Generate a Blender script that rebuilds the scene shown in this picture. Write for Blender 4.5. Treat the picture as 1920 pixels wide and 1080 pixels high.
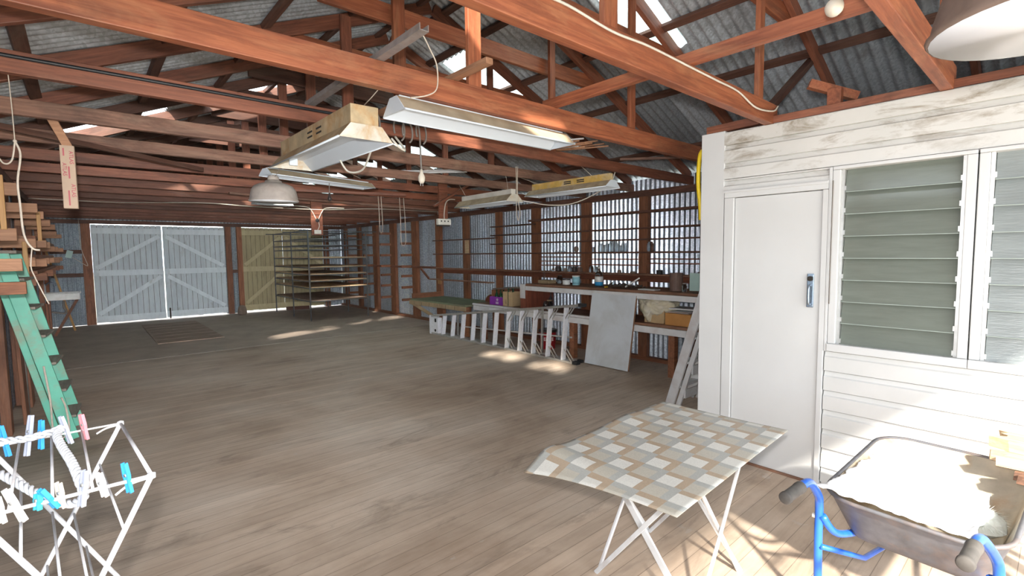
import bpy, bmesh, math, random
from mathutils import Vector, Matrix, noise
R = math.radians
PI = math.pi
random.seed(7)
for o in list(bpy.data.objects):
    bpy.data.objects.remove(o)
scene = bpy.context.scene
col = scene.collection

# ------------------------------------------------------------------ camera
cam_d = bpy.data.cameras.new('camera')
cam = bpy.data.objects.new('camera', cam_d)
col.objects.link(cam)
cam_d.sensor_fit = 'HORIZONTAL'
cam_d.sensor_width = 36.0
cam_d.lens = 36.0 * 917.0 / 1920.0
cam_d.clip_start = 0.02
yaw, pitch, roll = R(41.28), R(4.17), R(-0.65)
fw = Vector((math.sin(yaw) * math.cos(pitch), math.cos(yaw) * math.cos(pitch), -math.sin(pitch)))
rt = Vector((math.cos(yaw), -math.sin(yaw), 0))
up = rt.cross(fw)
r2 = rt * math.cos(roll) + up * math.sin(roll)
u2 = up * math.cos(roll) - rt * math.sin(roll)
M = Matrix((r2, u2, -fw)).transposed().to_4x4()
M.translation = (0, 0, 1.65)
cam.matrix_world = M
scene.camera = cam

# ------------------------------------------------------------------ light
world = bpy.data.worlds.new('world')
scene.world = world
world.use_nodes = True
wn = world.node_tree.nodes
wn['Background'].inputs[0].default_value = (0.86, 0.93, 1.0, 1)
wn['Background'].inputs[1].default_value = 5.5

SUN_DIR = Vector((0.55, 0.62, -0.56)).normalized()
sd = bpy.data.lights.new('sun', 'SUN')
sd.energy = 16.0
sd.angle = R(2.6)
sd.color = (1.0, 0.93, 0.82)
sun = bpy.data.objects.new('sun', sd)
sun.rotation_euler = SUN_DIR.to_track_quat('-Z', 'Y').to_euler()
sun.location = (-3, -4, 6)
col.objects.link(sun)

fd = bpy.data.lights.new('camera_flash', 'POINT')
fd.energy = 66.0
fd.shadow_soft_size = 0.035
fd.color = (1.0, 0.96, 0.93)
fd.use_nodes = True
fnt = fd.node_tree
fo = fnt.nodes.new('ShaderNodeLightFalloff')
fo.inputs['Strength'].default_value = 1.0
em = fnt.nodes['Emission']
fnt.links.new(fo.outputs['Linear'], em.inputs['Strength'])
flash = bpy.data.objects.new('camera_flash', fd)
flash.location = (-0.02, -0.01, 1.77)
col.objects.link(flash)

# extra fill spot added at the flash position to brighten the far doors and floor
bd = bpy.data.lights.new('far_fill_spot', 'SPOT')
bd.energy = 125.0
bd.spot_size = R(58)
bd.spot_blend = 1.0
bd.shadow_soft_size = 0.035
bd.color = (0.97, 0.98, 1.0)
bd.use_nodes = True
bo = bd.node_tree.nodes.new('ShaderNodeLightFalloff')
bo.inputs['Strength'].default_value = 1.0
bd.node_tree.links.new(bo.outputs['Linear'], bd.node_tree.nodes['Emission'].inputs['Strength'])
beam = bpy.data.objects.new('far_fill_spot', bd)
beam.location = (-0.02, -0.01, 1.77)
beam.rotation_euler = (Vector((2.9, 11.0, 0.0)) - Vector((-0.02, -0.01, 1.77))).to_track_quat('-Z', 'Y').to_euler()
col.objects.link(beam)

scene.view_settings.view_transform = 'Standard'
scene.view_settings.look = 'None'
scene.view_settings.exposure = 0.0
scene.view_settings.gamma = 1.0
scene.view_settings.use_curve_mapping = False

# ------------------------------------------------------------------ materials
MATS = {}


def new_mat(name):
    m = bpy.data.materials.new(name)
    m.use_nodes = True
    MATS[name] = m
    nt = m.node_tree
    return m, nt, nt.nodes, nt.links, nt.nodes['Principled BSDF']


def N(nt, typ, **kw):
    n = nt.nodes.new(typ)
    for k, v in kw.items():
        setattr(n, k, v)
    return n


def math_node(nt, op, a, b=None, clamp=False):
    n = nt.nodes.new('ShaderNodeMath')
    n.operation = op
    n.use_clamp = clamp
    for i, v in enumerate((a, b)):
        if v is None:
            continue
        if isinstance(v, (int, float)):
            n.inputs[i].default_value = v
        else:
            nt.links.new(v, n.inputs[i])
    return n.outputs[0]


def ramp(nt, fac, stops):
    r = nt.nodes.new('ShaderNodeValToRGB')
    el = r.color_ramp.elements
    el[0].position, el[0].color = stops[0][0], (*stops[0][1], 1)
    el[1].position, el[1].color = stops[-1][0], (*stops[-1][1], 1)
    for p, c in stops[1:-1]:
        e = el.new(p)
        e.color = (*c, 1)
    nt.links.new(fac, r.inputs[0])
    return r.outputs[0]


def mix(nt, fac, a, b, mode='MIX'):
    n = nt.nodes.new('ShaderNodeMix')
    n.data_type = 'RGBA'
    n.blend_type = mode
    if isinstance(fac, (int, float)):
        n.inputs[0].default_value = fac
    else:
        nt.links.new(fac, n.inputs[0])
    for i, v in ((6, a), (7, b)):
        if isinstance(v, tuple):
            n.inputs[i].default_value = (*v, 1)
        else:
            nt.links.new(v, n.inputs[i])
    return n.outputs[2]


def tex_noise(nt, vec, scale, detail=4, rough=0.55, dist=0.0):
    n = nt.nodes.new('ShaderNodeTexNoise')
    n.inputs['Scale'].default_value = scale
    n.inputs['Detail'].default_value = detail
    n.inputs['Roughness'].default_value = rough
    n.inputs['Distortion'].default_value = dist
    nt.links.new(vec, n.inputs['Vector'])
    return n.outputs[0]


def coords(nt, scale=(1, 1, 1), rand=True):
    tc = nt.nodes.new('ShaderNodeTexCoord')
    mp = nt.nodes.new('ShaderNodeMapping')
    mp.inputs['Scale'].default_value = scale
    nt.links.new(tc.outputs['Object'], mp.inputs['Vector'])
    if rand:
        oi = nt.nodes.new('ShaderNodeObjectInfo')
        mul = math_node(nt, 'MULTIPLY', oi.outputs['Random'], 37.0)
        cb = nt.nodes.new('ShaderNodeCombineXYZ')
        for i in range(3):
            nt.links.new(mul, cb.inputs[i])
        nt.links.new(cb.outputs[0], mp.inputs['Location'])
    return mp.outputs[0]


def bump(nt, bsdf, h, strength=0.3, dist=0.01):
    b = nt.nodes.new('ShaderNodeBump')
    b.inputs['Strength'].default_value = strength
    b.inputs['Distance'].default_value = dist
    nt.links.new(h, b.inputs['Height'])
    nt.links.new(b.outputs[0], bsdf.inputs['Normal'])


def wood(name, light, dark, axis='x', stain=0.4, stain_col=(0.05, 0.025, 0.015), rough=0.6, var=0.35, pale=0.0, pale_col=(0.5, 0.42, 0.34)):
    m, nt, nodes, links, b = new_mat(name)
    s = {'x': (1.3, 26, 26), 'y': (26, 1.3, 26), 'z': (26, 26, 1.3)}[axis]
    s2 = {'x': (1.0, 4, 4), 'y': (4, 1.0, 4), 'z': (4, 4, 1.0)}[axis]
    v = coords(nt, s)
    n1 = tex_noise(nt, v, 2.2, 6, 0.65, 0.6)
    c = ramp(nt, n1, [(0.3, dark), (0.52, tuple((a + d) / 2 for a, d in zip(light, dark))), (0.7, light)])
    v2 = coords(nt, s2)
    n2 = tex_noise(nt, v2, 1.7, 7, 0.68, 0.7)
    f = ramp(nt, n2, [(0.47, (0, 0, 0)), (0.66, (1, 1, 1))])
    c = mix(nt, math_node(nt, 'MULTIPLY', f, stain), c, stain_col)
    if pale > 0:
        v3 = coords(nt, tuple(x * 0.8 for x in s2))
        n3 = tex_noise(nt, v3, 1.9, 5, 0.7, 0.8)
        f3 = ramp(nt, n3, [(0.5, (0, 0, 0)), (0.75, (1, 1, 1))])
        c = mix(nt, math_node(nt, 'MULTIPLY', f3, pale), c, pale_col)
    oi = nodes.new('ShaderNodeObjectInfo')
    br = math_node(nt, 'ADD', math_node(nt, 'MULTIPLY', oi.outputs['Random'], var * 2), 1 - var)
    hs = nodes.new('ShaderNodeHueSaturation')
    links.new(br, hs.inputs['Value'])
    links.new(c, hs.inputs['Color'])
    links.new(hs.outputs[0], b.inputs['Base Color'])
    b.inputs['Roughness'].default_value = rough
    bump(nt, b, n1, 0.25, 0.004)
    return m


def plain(name, c, rough=0.6, metal=0.0, noise_amt=0.15, scale=6.0, dirt=None, dirt_amt=0.0, dirt_scale=2.5, trans=0.0, bumpy=0.0):
    m, nt, nodes, links, b = new_mat(name)
    v = coords(nt)
    n = tex_noise(nt, v, scale, 5)
    lo = tuple(x * (1 - noise_amt) for x in c)
    hi = tuple(min(1, x * (1 + noise_amt)) for x in c)
    cc = ramp(nt, n, [(0.3, lo), (0.7, hi)])
    if dirt:
        n2 = tex_noise(nt, v, dirt_scale, 6, 0.65, 0.5)
        f = ramp(nt, n2, [(0.48, (0, 0, 0)), (0.68, (1, 1, 1))])
        cc = mix(nt, math_node(nt, 'MULTIPLY', f, dirt_amt), cc, dirt)
    links.new(cc, b.inputs['Base Color'])
    b.inputs['Roughness'].default_value = rough
    b.inputs['Metallic'].default_value = metal
    if trans:
        b.inputs['Transmission Weight'].default_value = trans
    if bumpy:
        bump(nt, b, n, bumpy, 0.004)
    return m


# structural hardwood, from near orange-red to far dark
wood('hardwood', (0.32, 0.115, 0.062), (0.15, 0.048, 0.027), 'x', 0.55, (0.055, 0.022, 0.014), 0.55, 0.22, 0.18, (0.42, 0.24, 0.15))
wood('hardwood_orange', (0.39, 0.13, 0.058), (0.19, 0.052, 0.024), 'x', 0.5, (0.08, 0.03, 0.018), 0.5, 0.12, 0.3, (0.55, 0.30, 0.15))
wood('hardwood_far_dimmed', (0.20, 0.078, 0.045), (0.10, 0.036, 0.022), 'x', 0.5, (0.04, 0.018, 0.012), 0.65, 0.3, 0.1)  # darkened copy for the far ties, the dim far end put into its colour
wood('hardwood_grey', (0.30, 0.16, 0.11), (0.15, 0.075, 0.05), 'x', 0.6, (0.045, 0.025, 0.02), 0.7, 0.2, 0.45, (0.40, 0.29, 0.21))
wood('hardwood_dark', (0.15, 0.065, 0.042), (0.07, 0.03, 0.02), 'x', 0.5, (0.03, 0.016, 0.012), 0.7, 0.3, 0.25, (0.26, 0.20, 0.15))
wood('stud_wood', (0.33, 0.135, 0.065), (0.17, 0.062, 0.03), 'x', 0.5, (0.05, 0.022, 0.014), 0.65, 0.25, 0.1)
wood('lumber', (0.50, 0.27, 0.15), (0.30, 0.145, 0.08), 'x', 0.3, (0.10, 0.05, 0.03), 0.65, 0.25)
wood('lumber_yellow', (0.62, 0.36, 0.14), (0.42, 0.22, 0.08), 'x', 0.25, (0.18, 0.09, 0.04), 0.6, 0.1)
wood('bench_wood', (0.34, 0.17, 0.10), (0.17, 0.08, 0.048), 'y', 0.6, (0.06, 0.035, 0.025), 0.75, 0.1, 0.3, (0.42, 0.30, 0.22))
wood('rusty_panel', (0.30, 0.09, 0.05), (0.14, 0.04, 0.025), 'z', 0.5, (0.06, 0.02, 0.015), 0.6, 0.1)
wood('tread_grey', (0.34, 0.30, 0.25), (0.20, 0.17, 0.14), 'y', 0.4, (0.05, 0.04, 0.035), 0.85, 0.1)
wood('pale_offcut', (0.75, 0.58, 0.38), (0.50, 0.33, 0.18), 'y', 0.35, (0.25, 0.12, 0.05), 0.7, 0.1)

plain('white_paint', (0.63, 0.64, 0.64), 0.45, 0, 0.03, 3)
plain('white_worn', (0.70, 0.71, 0.72), 0.6, 0, 0.06, 5, (0.40, 0.28, 0.24), 0.35, 3.0)
plain('board_white', (0.62, 0.66, 0.70), 0.5, 0, 0.05, 2.5, (0.36, 0.34, 0.30), 0.35, 1.6)
plain('ladder_white', (0.62, 0.63, 0.64), 0.5, 0, 0.06, 5, (0.42, 0.33, 0.30), 0.4, 6)
plain('airer_white', (0.78, 0.78, 0.80), 0.35, 0, 0.03, 8, (0.35, 0.18, 0.10), 0.25, 14)
plain('rope_white', (0.66, 0.68, 0.72), 0.7, 0, 0.12, 40)
plain('string', (0.55, 0.48, 0.40), 0.85, 0, 0.15, 30)
plain('cable_white', (0.62, 0.58, 0.50), 0.55, 0, 0.1, 10)
plain('cable_black', (0.015, 0.017, 0.02), 0.45)
plain('cable_grey', (0.22, 0.20, 0.18), 0.6)
plain('yellow_hose', (0.85, 0.62, 0.02), 0.45)
plain('green_paint', (0.13, 0.47, 0.34), 0.5, 0, 0.10, 6, (0.34, 0.12, 0.07), 0.5, 5.0)
plain('aluminium', (0.62, 0.62, 0.60), 0.35, 0.75, 0.10, 20)
plain('aluminium_step', (0.86, 0.88, 0.93), 0.42, 0.15, 0.08, 30)
plain('black_rubber', (0.02, 0.02, 0.022), 0.7)
plain('grip_rubber', (0.075, 0.068, 0.062), 0.75, 0, 0.25, 25)
plain('blue_paint', (0.02, 0.13, 0.62), 0.35, 0.1, 0.12, 9, (0.01, 0.03, 0.14), 0.4, 7)
plain('galvanised_tray', (0.12, 0.122, 0.135), 0.55, 0.3, 0.25, 14, (0.32, 0.17, 0.08), 0.25, 6)
plain('tray_inside', (0.52, 0.47, 0.38), 0.55, 0.25, 0.2, 10, (0.45, 0.24, 0.09), 0.65, 4)
plain('plastic_sheet', (0.86, 0.87, 0.90), 0.35, 0, 0.03, 5)
plain('fluff', (0.80, 0.84, 0.80), 0.9, 0, 0.08, 30)
plain('enamel_out', (0.42, 0.37, 0.33), 0.65, 0, 0.12, 12, (0.26, 0.20, 0.16), 0.6, 4)
plain('enamel_out_brown', (0.17, 0.12, 0.095), 0.75, 0, 0.2, 12, (0.09, 0.06, 0.045), 0.6, 9)
plain('enamel_in', (0.80, 0.82, 0.85), 0.25, 0, 0.03, 4)
plain('dusty_metal', (0.42, 0.33, 0.22), 0.7, 0.0, 0.2, 12, (0.24, 0.15, 0.08), 0.6, 5)
plain('rusty_metal', (0.52, 0.40, 0.24), 0.55, 0.0, 0.25, 9, (0.42, 0.20, 0.05), 0.75, 6)
plain('rusty_yellow', (0.58, 0.38, 0.10), 0.55, 0.0, 0.25, 9, (0.60, 0.56, 0.48), 0.6, 7)
plain('rust_white', (0.58, 0.55, 0.47), 0.5, 0.0, 0.15, 9, (0.45, 0.25, 0.08), 0.7, 7)
plain('fixture_white', (0.66, 0.72, 0.78), 0.35, 0, 0.03, 4)
plain('fixture_dust', (0.40, 0.32, 0.22), 0.75, 0, 0.2, 6, (0.30, 0.22, 0.14), 0.5, 3)
plain('socket_plastic', (0.70, 0.68, 0.62), 0.45)
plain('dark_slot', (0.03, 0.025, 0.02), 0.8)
plain('louvre_edge', (0.36, 0.42, 0.38), 0.4)
plain('dusty_steel', (0.33, 0.30, 0.29), 0.6, 0.3, 0.2, 14, (0.30, 0.22, 0.17), 0.6, 6)
plain('rack_steel', (0.17, 0.175, 0.19), 0.45, 0.6, 0.2, 12)
plain('sink_white', (0.68, 0.68, 0.66), 0.35, 0, 0.05, 5, (0.4, 0.33, 0.25), 0.4, 6)
plain('cardboard', (0.50, 0.36, 0.20), 0.85, 0, 0.1, 9)
plain('cardboard_orange', (0.48, 0.23, 0.07), 0.85, 0, 0.1, 9)
plain('purple_card', (0.22, 0.03, 0.32), 0.55, 0, 0.1, 9)
plain('lilac_card', (0.55, 0.42, 0.58), 0.55)
plain('label_white', (0.75, 0.76, 0.74), 0.55)
plain('label_blue', (0.03, 0.30, 0.62), 0.45)
plain('label_cyan', (0.30, 0.60, 0.70), 0.45)
plain('red_plastic', (0.50, 0.02, 0.03), 0.4, 0, 0.06, 5)
plain('label_yellow', (0.80, 0.50, 0.03), 0.5)
plain('pipe_brown', (0.16, 0.10, 0.08), 0.65, 0, 0.2, 10)
plain('pale_green_card', (0.42, 0.58, 0.54), 0.6, 0, 0.06, 6)
plain('cloth_cream', (0.62, 0.56, 0.40), 0.9, 0, 0.12, 6, (0.72, 0.72, 0.70), 0.5, 4)
plain('bottle_green', (0.01, 0.05, 0.02), 0.12)
plain('dark_jar', (0.04, 0.03, 0.028), 0.3)
plain('dark_clutter', (0.07, 0.055, 0.045), 0.7, 0.1, 0.3, 20)
plain('mortar', (0.20, 0.15, 0.12), 0.9, 0, 0.2, 12)
plain('chrome_handle', (0.35, 0.42, 0.50), 0.25, 0.85, 0.1, 15)
plain('teal_paint', (0.20, 0.42, 0.46), 0.6, 0, 0.15, 7, (0.6, 0.6, 0.6), 0.4, 6)
plain('peg_blue', (0.04, 0.35, 0.85), 0.4)
plain('peg_grey', (0.42, 0.45, 0.55), 0.4)
plain('peg_white', (0.80, 0.78, 0.74), 0.4)
plain('peg_teal', (0.05, 0.45, 0.60), 0.4)
plain('peg_pink', (0.85, 0.28, 0.32), 0.4)
plain('peg_cream', (0.68, 0.62, 0.52), 0.4)
plain('felt_green', (0.17, 0.20, 0.12), 0.9, 0, 0.2, 4, (0.16, 0.12, 0.09), 0.6, 1.5)
plain('bench_front', (0.36, 0.27, 0.16), 0.8, 0, 0.2, 6, (0.2, 0.13, 0.07), 0.5, 5)
plain('exterior_ground', (0.45, 0.44, 0.38), 0.9, 0, 0.2, 2)
plain('plate_dark', (0.10, 0.045, 0.03), 0.7, 0, 0.3, 8)
plain('tape_red', (0.45, 0.10, 0.12), 0.6)
plain('tape_box', (0.52, 0.38, 0.28), 0.7, 0, 0.1, 9)


def glass(name, c, rough=0.05, alpha=None):
    m, nt, nodes, links, b = new_mat(name)
    b.inputs['Base Color'].default_value = (*c, 1)
    b.inputs['Roughness'].default_value = rough
    b.inputs['Transmission Weight'].default_value = 1.0
    b.inputs['IOR'].default_value = 1.35
    return m


glass('clear_glass', (0.92, 0.95, 0.95))
glass('clear_plastic', (0.85, 0.83, 0.78), 0.12)
glass('bulb_glass', (0.95, 0.93, 0.90), 0.25)


def mat_louvre(name='louvre_glass', tint=(0.22, 0.25, 0.215), sparkle=0.06):
    m, nt, nodes, links, b = new_mat(name)
    v = coords(nt, (1, 1.2, 9), False)
    n1 = tex_noise(nt, v, 3.0, 4, 0.6, 0.3)
    cc = ramp(nt, n1, [(0.3, tuple(x * 0.92 for x in tint)), (0.7, tuple(x * 1.1 for x in tint))])
    links.new(cc, b.inputs['Base Color'])
    b.inputs['Roughness'].default_value = 0.22
    b.inputs['Transmission Weight'].default_value = 0.25
    b.inputs['Coat Weight'].default_value = 0.3
    b.inputs['Coat Roughness'].default_value = 0.08
    v2 = coords(nt, (1, 0.35, 3.0), False)
    w = tex_noise(nt, v2, 42.0, 3, 0.6)
    bump(nt, b, w, sparkle, 0.004)
    return m


mat_louvre()
mat_louvre('reeded_glass', (0.36, 0.40, 0.40), 0.5)


def mat_skylight():
    m, nt, nodes, links, b = new_mat('skylight_fibreglass')
    out = nodes['Material Output']
    tr = nodes.new('ShaderNodeBsdfTranslucent')
    v = coords(nt, (1, 1, 1), False)
    n1 = tex_noise(nt, v, 4.0, 4)
    c = ramp(nt, n1, [(0.4, (0.30, 0.42, 0.36)), (0.6, (0.72, 0.78, 0.76))])
    links.new(c, tr.inputs[0])
    links.new(tr.outputs[0], out.inputs[0])


mat_skylight()


def mat_corrugated(name, c1, c2, metal=0.55, rough=0.42, rustc=(0.20, 0.13, 0.08), rust=0.3, sheet_axis='y', sheet=0.76):
    m, nt, nodes, links, b = new_mat(name)
    tc = nodes.new('ShaderNodeTexCoord')
    sep = nodes.new('ShaderNodeSeparateXYZ')
    links.new(tc.outputs['Object'], sep.inputs[0])
    ax = sep.outputs[{'x': 0, 'y': 1}[sheet_axis]]
    cell = math_node(nt, 'FLOOR', math_node(nt, 'DIVIDE', ax, sheet))
    wnz = nodes.new('ShaderNodeTexWhiteNoise')
    wnz.noise_dimensions = '1D'
    links.new(cell, wnz.inputs['W'])
    vor = nodes.new('ShaderNodeTexVoronoi')
    vor.inputs['Scale'].default_value = 55
    links.new(tc.outputs['Object'], vor.inputs['Vector'])
    sp = ramp(nt, vor.outputs['Color'], [(0.1, c1), (0.9, c2)])
    val = math_node(nt, 'ADD', math_node(nt, 'MULTIPLY', wnz.outputs[0], 0.55), 0.68)
    hs = nodes.new('ShaderNodeHueSaturation')
    links.new(val, hs.inputs['Value'])
    links.new(sp, hs.inputs['Color'])
    mp = nodes.new('ShaderNodeMapping')
    mp.inputs['Scale'].default_value = (1, 1, 0.35) if sheet_axis == 'y' else (1, 1, 0.35)
    links.new(tc.outputs['Object'], mp.inputs[0])
    n2 = tex_noise(nt, mp.outputs[0], 1.7, 7, 0.65, 0.6)
    f = ramp(nt, n2, [(0.5, (0, 0, 0)), (0.68, (1, 1, 1))])
    c = mix(nt, math_node(nt, 'MULTIPLY', f, rust), hs.outputs[0], rustc)
    links.new(c, b.inputs['Base Color'])
    b.inputs['Metallic'].default_value = metal
    b.inputs['Roughness'].default_value = rough
    return m


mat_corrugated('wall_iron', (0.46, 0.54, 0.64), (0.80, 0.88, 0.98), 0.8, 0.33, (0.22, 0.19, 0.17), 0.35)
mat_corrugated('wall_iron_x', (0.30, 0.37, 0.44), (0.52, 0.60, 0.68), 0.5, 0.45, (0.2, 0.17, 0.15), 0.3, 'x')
mat_corrugated('roof_iron', (0.38, 0.41, 0.43), (0.58, 0.62, 0.66), 0.4, 0.40, (0.14, 0.12, 0.10), 0.5)


def mat_floor():
    m, nt, nodes, links, b = new_mat('floor_boards')
    tc = nodes.new('ShaderNodeTexCoord')
    sep = nodes.new('ShaderNodeSeparateXYZ')
    links.new(tc.outputs['Object'], sep.inputs[0])
    yb = math_node(nt, 'DIVIDE', sep.outputs[1], 0.098)
    cell = math_node(nt, 'FLOOR', yb)
    fr = math_node(nt, 'FRACT', yb)
    wnz = nodes.new('ShaderNodeTexWhiteNoise')
    wnz.noise_dimensions = '1D'
    links.new(cell, wnz.inputs['W'])
    gap = math_node(nt, 'LESS_THAN', fr, 0.035)
    mp = nodes.new('ShaderNodeMapping')
    mp.inputs['Scale'].default_value = (0.9, 10, 1)
    links.new(tc.outputs['Object'], mp.inputs[0])
    g = tex_noise(nt, mp.outputs[0], 2.4, 6, 0.65, 0.4)
    big = tex_noise(nt, tc.outputs['Object'], 0.75, 6, 0.6, 0.3)
    c = ramp(nt, big, [(0.3, (0.38, 0.28, 0.205)), (0.5, (0.52, 0.415, 0.325)), (0.72, (0.64, 0.55, 0.46))])
    gv = ramp(nt, g, [(0.25, (0.72, 0.70, 0.68)), (0.6, (1, 1, 1))])
    c = mix(nt, 0.7, c, gv, 'MULTIPLY')
    vv = math_node(nt, 'ADD', math_node(nt, 'MULTIPLY', wnz.outputs[0], 0.18), 0.91)
    hs = nodes.new('ShaderNodeHueSaturation')
    links.new(vv, hs.inputs['Value'])
    links.new(c, hs.inputs['Color'])
    c = hs.outputs[0]
    # dark oil stains, drawn out along the boards
    mp2 = nodes.new('ShaderNodeMapping')
    mp2.inputs['Scale'].default_value = (0.8, 2.4, 1)
    mp2.inputs['Location'].default_value = (3.1, 1.7, 0)
    links.new(tc.outputs['Object'], mp2.inputs[0])
    s = tex_noise(nt, mp2.outputs[0], 1.5, 7, 0.7, 0.8)
    f = ramp(nt, s, [(0.55, (0, 0, 0)), (0.72, (1, 1, 1))])
    c = mix(nt, math_node(nt, 'MULTIPLY', f, 0.55), c, (0.14, 0.105, 0.082))
    # pale paint spots
    s2 = tex_noise(nt, tc.outputs['Object'], 4.5, 4, 0.55)
    f2 = ramp(nt, s2, [(0.69, (0, 0, 0)), (0.73, (1, 1, 1))])
    c = mix(nt, math_node(nt, 'MULTIPLY', f2, 0.45), c, (0.48, 0.44, 0.40))
    c = mix(nt, math_node(nt, 'MULTIPLY', gap, 0.55), c, (0.06, 0.045, 0.035))
    links.new(c, b.inputs['Base Color'])
    b.inputs['Roughness'].default_value = 0.62
    hgt = math_node(nt, 'SUBTRACT', math_node(nt, 'MULTIPLY', g, 0.4), gap)
    bump(nt, b, hgt, 0.3, 0.004)


mat_floor()
plain('floor_slab', (0.43, 0.345, 0.28), 0.8, 0, 0.12, 3, (0.30, 0.235, 0.19), 0.5, 1.2)
plain('floor_strip', (0.36, 0.31, 0.26), 0.7, 0, 0.3, 5)
wood('hatch_wood', (0.46, 0.33, 0.25), (0.27, 0.19, 0.145), 'x', 0.5, (0.05, 0.035, 0.03), 0.8, 0.05)


def mat_siding():
    m, nt, nodes, links, b = new_mat('siding_paint')
    v = coords(nt, (1, 1, 1), False)
    tc = nodes.new('ShaderNodeTexCoord')
    sep = nodes.new('ShaderNodeSeparateXYZ')
    links.new(tc.outputs['Object'], sep.inputs[0])
    n = tex_noise(nt, v, 3.0, 5)
    c = ramp(nt, n, [(0.3, (0.62, 0.63, 0.62)), (0.7, (0.69, 0.69, 0.68))])
    mp = nodes.new('ShaderNodeMapping')
    mp.inputs['Scale'].default_value = (1, 1.6, 5.0)
    links.new(tc.outputs['Object'], mp.inputs[0])
    n2 = tex_noise(nt, mp.outputs[0], 1.6, 8, 0.70, 0.5)
    f = ramp(nt, n2, [(0.50, (0, 0, 0)), (0.66, (1, 1, 1))])
    # mould grows on the topmost boards only
    hi = math_node(nt, 'MULTIPLY', math_node(nt, 'SUBTRACT', sep.outputs[2], 2.05), 2.4, True)
    f = math_node(nt, 'MULTIPLY', f, hi)
    c = mix(nt, math_node(nt, 'MULTIPLY', f, 0.95), c, (0.14, 0.085, 0.025))
    # general yellowing of the upper boards
    c = mix(nt, math_node(nt, 'MULTIPLY', hi, 0.30), c, (0.55, 0.52, 0.44))
    links.new(c, b.inputs['Base Color'])
    b.inputs['Roughness'].default_value = 0.5


mat_siding()


def mat_barn(name, a, bcol, stain):
    m, nt, nodes, links, b = new_mat(name)
    v = coords(nt, (3.0, 3.0, 0.6))
    n = tex_noise(nt, v, 2.4, 7, 0.7, 0.4)
    c = ramp(nt, n, [(0.3, bcol), (0.6, a)])
    n2 = tex_noise(nt, coords(nt, (2, 2, 1)), 3.2, 6, 0.7, 0.5)
    f = ramp(nt, n2, [(0.58, (0, 0, 0)), (0.72, (1, 1, 1))])
    c = mix(nt, math_node(nt, 'MULTIPLY', f, 0.45), c, stain)
    links.new(c, b.inputs['Base Color'])
    b.inputs['Roughness'].default_value = 0.65


mat_barn('barn_white', (0.62, 0.68, 0.74), (0.48, 0.54, 0.60), (0.22, 0.21, 0.2))
mat_barn('barn_white_trim', (0.76, 0.82, 0.88), (0.64, 0.70, 0.76), (0.3, 0.28, 0.26))
mat_barn('barn_yellow_trim', (0.50, 0.43, 0.26), (0.40, 0.34, 0.20), (0.2, 0.15, 0.09))
mat_barn('barn_yellow', (0.40, 0.34, 0.20), (0.29, 0.245, 0.145), (0.16, 0.12, 0.07))


def mat_vinyl():
    m, nt, nodes, links, b = new_mat('vinyl_check')
    tc = nodes.new('ShaderNodeTexCoord')
    sep = nodes.new('ShaderNodeSeparateXYZ')
    links.new(tc.outputs['Object'], sep.inputs[0])
    a = 0.118
    u = math_node(nt, 'DIVIDE', math_node(nt, 'ADD', sep.outputs[0], 5.0), a)
    v = math_node(nt, 'DIVIDE', math_node(nt, 'ADD', sep.outputs[1], 5.0), a)
    fu, fv = math_node(nt, 'FRACT', u), math_node(nt, 'FRACT', v)
    cu, cv = math_node(nt, 'FLOOR', u), math_node(nt, 'FLOOR', v)
    par = math_node(nt, 'MODULO', math_node(nt, 'ADD', cu, cv), 2.0)
    par = math_node(nt, 'GREATER_THAN', par, 0.5)
    inner = math_node(nt, 'MULTIPLY', math_node(nt, 'LESS_THAN', fu, 0.70), math_node(nt, 'GREATER_THAN', fv, 0.30))
    band = mix(nt, par, (0.42, 0.425, 0.40), (0.44, 0.345, 0.25))
    sq = mix(nt, par, (0.50, 0.47, 0.40), (0.68, 0.67, 0.62))
    c = mix(nt, inner, band, sq)
    n = tex_noise(nt, tc.outputs['Object'], 160, 2)
    g = ramp(nt, n, [(0.3, (0.88, 0.88, 0.88)), (0.7, (1, 1, 1))])
    c = mix(nt, 1.0, c, g, 'MULTIPLY')
    links.new(c, b.inputs['Base Color'])
    b.inputs['Roughness'].default_value = 0.42


mat_vinyl()


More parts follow.
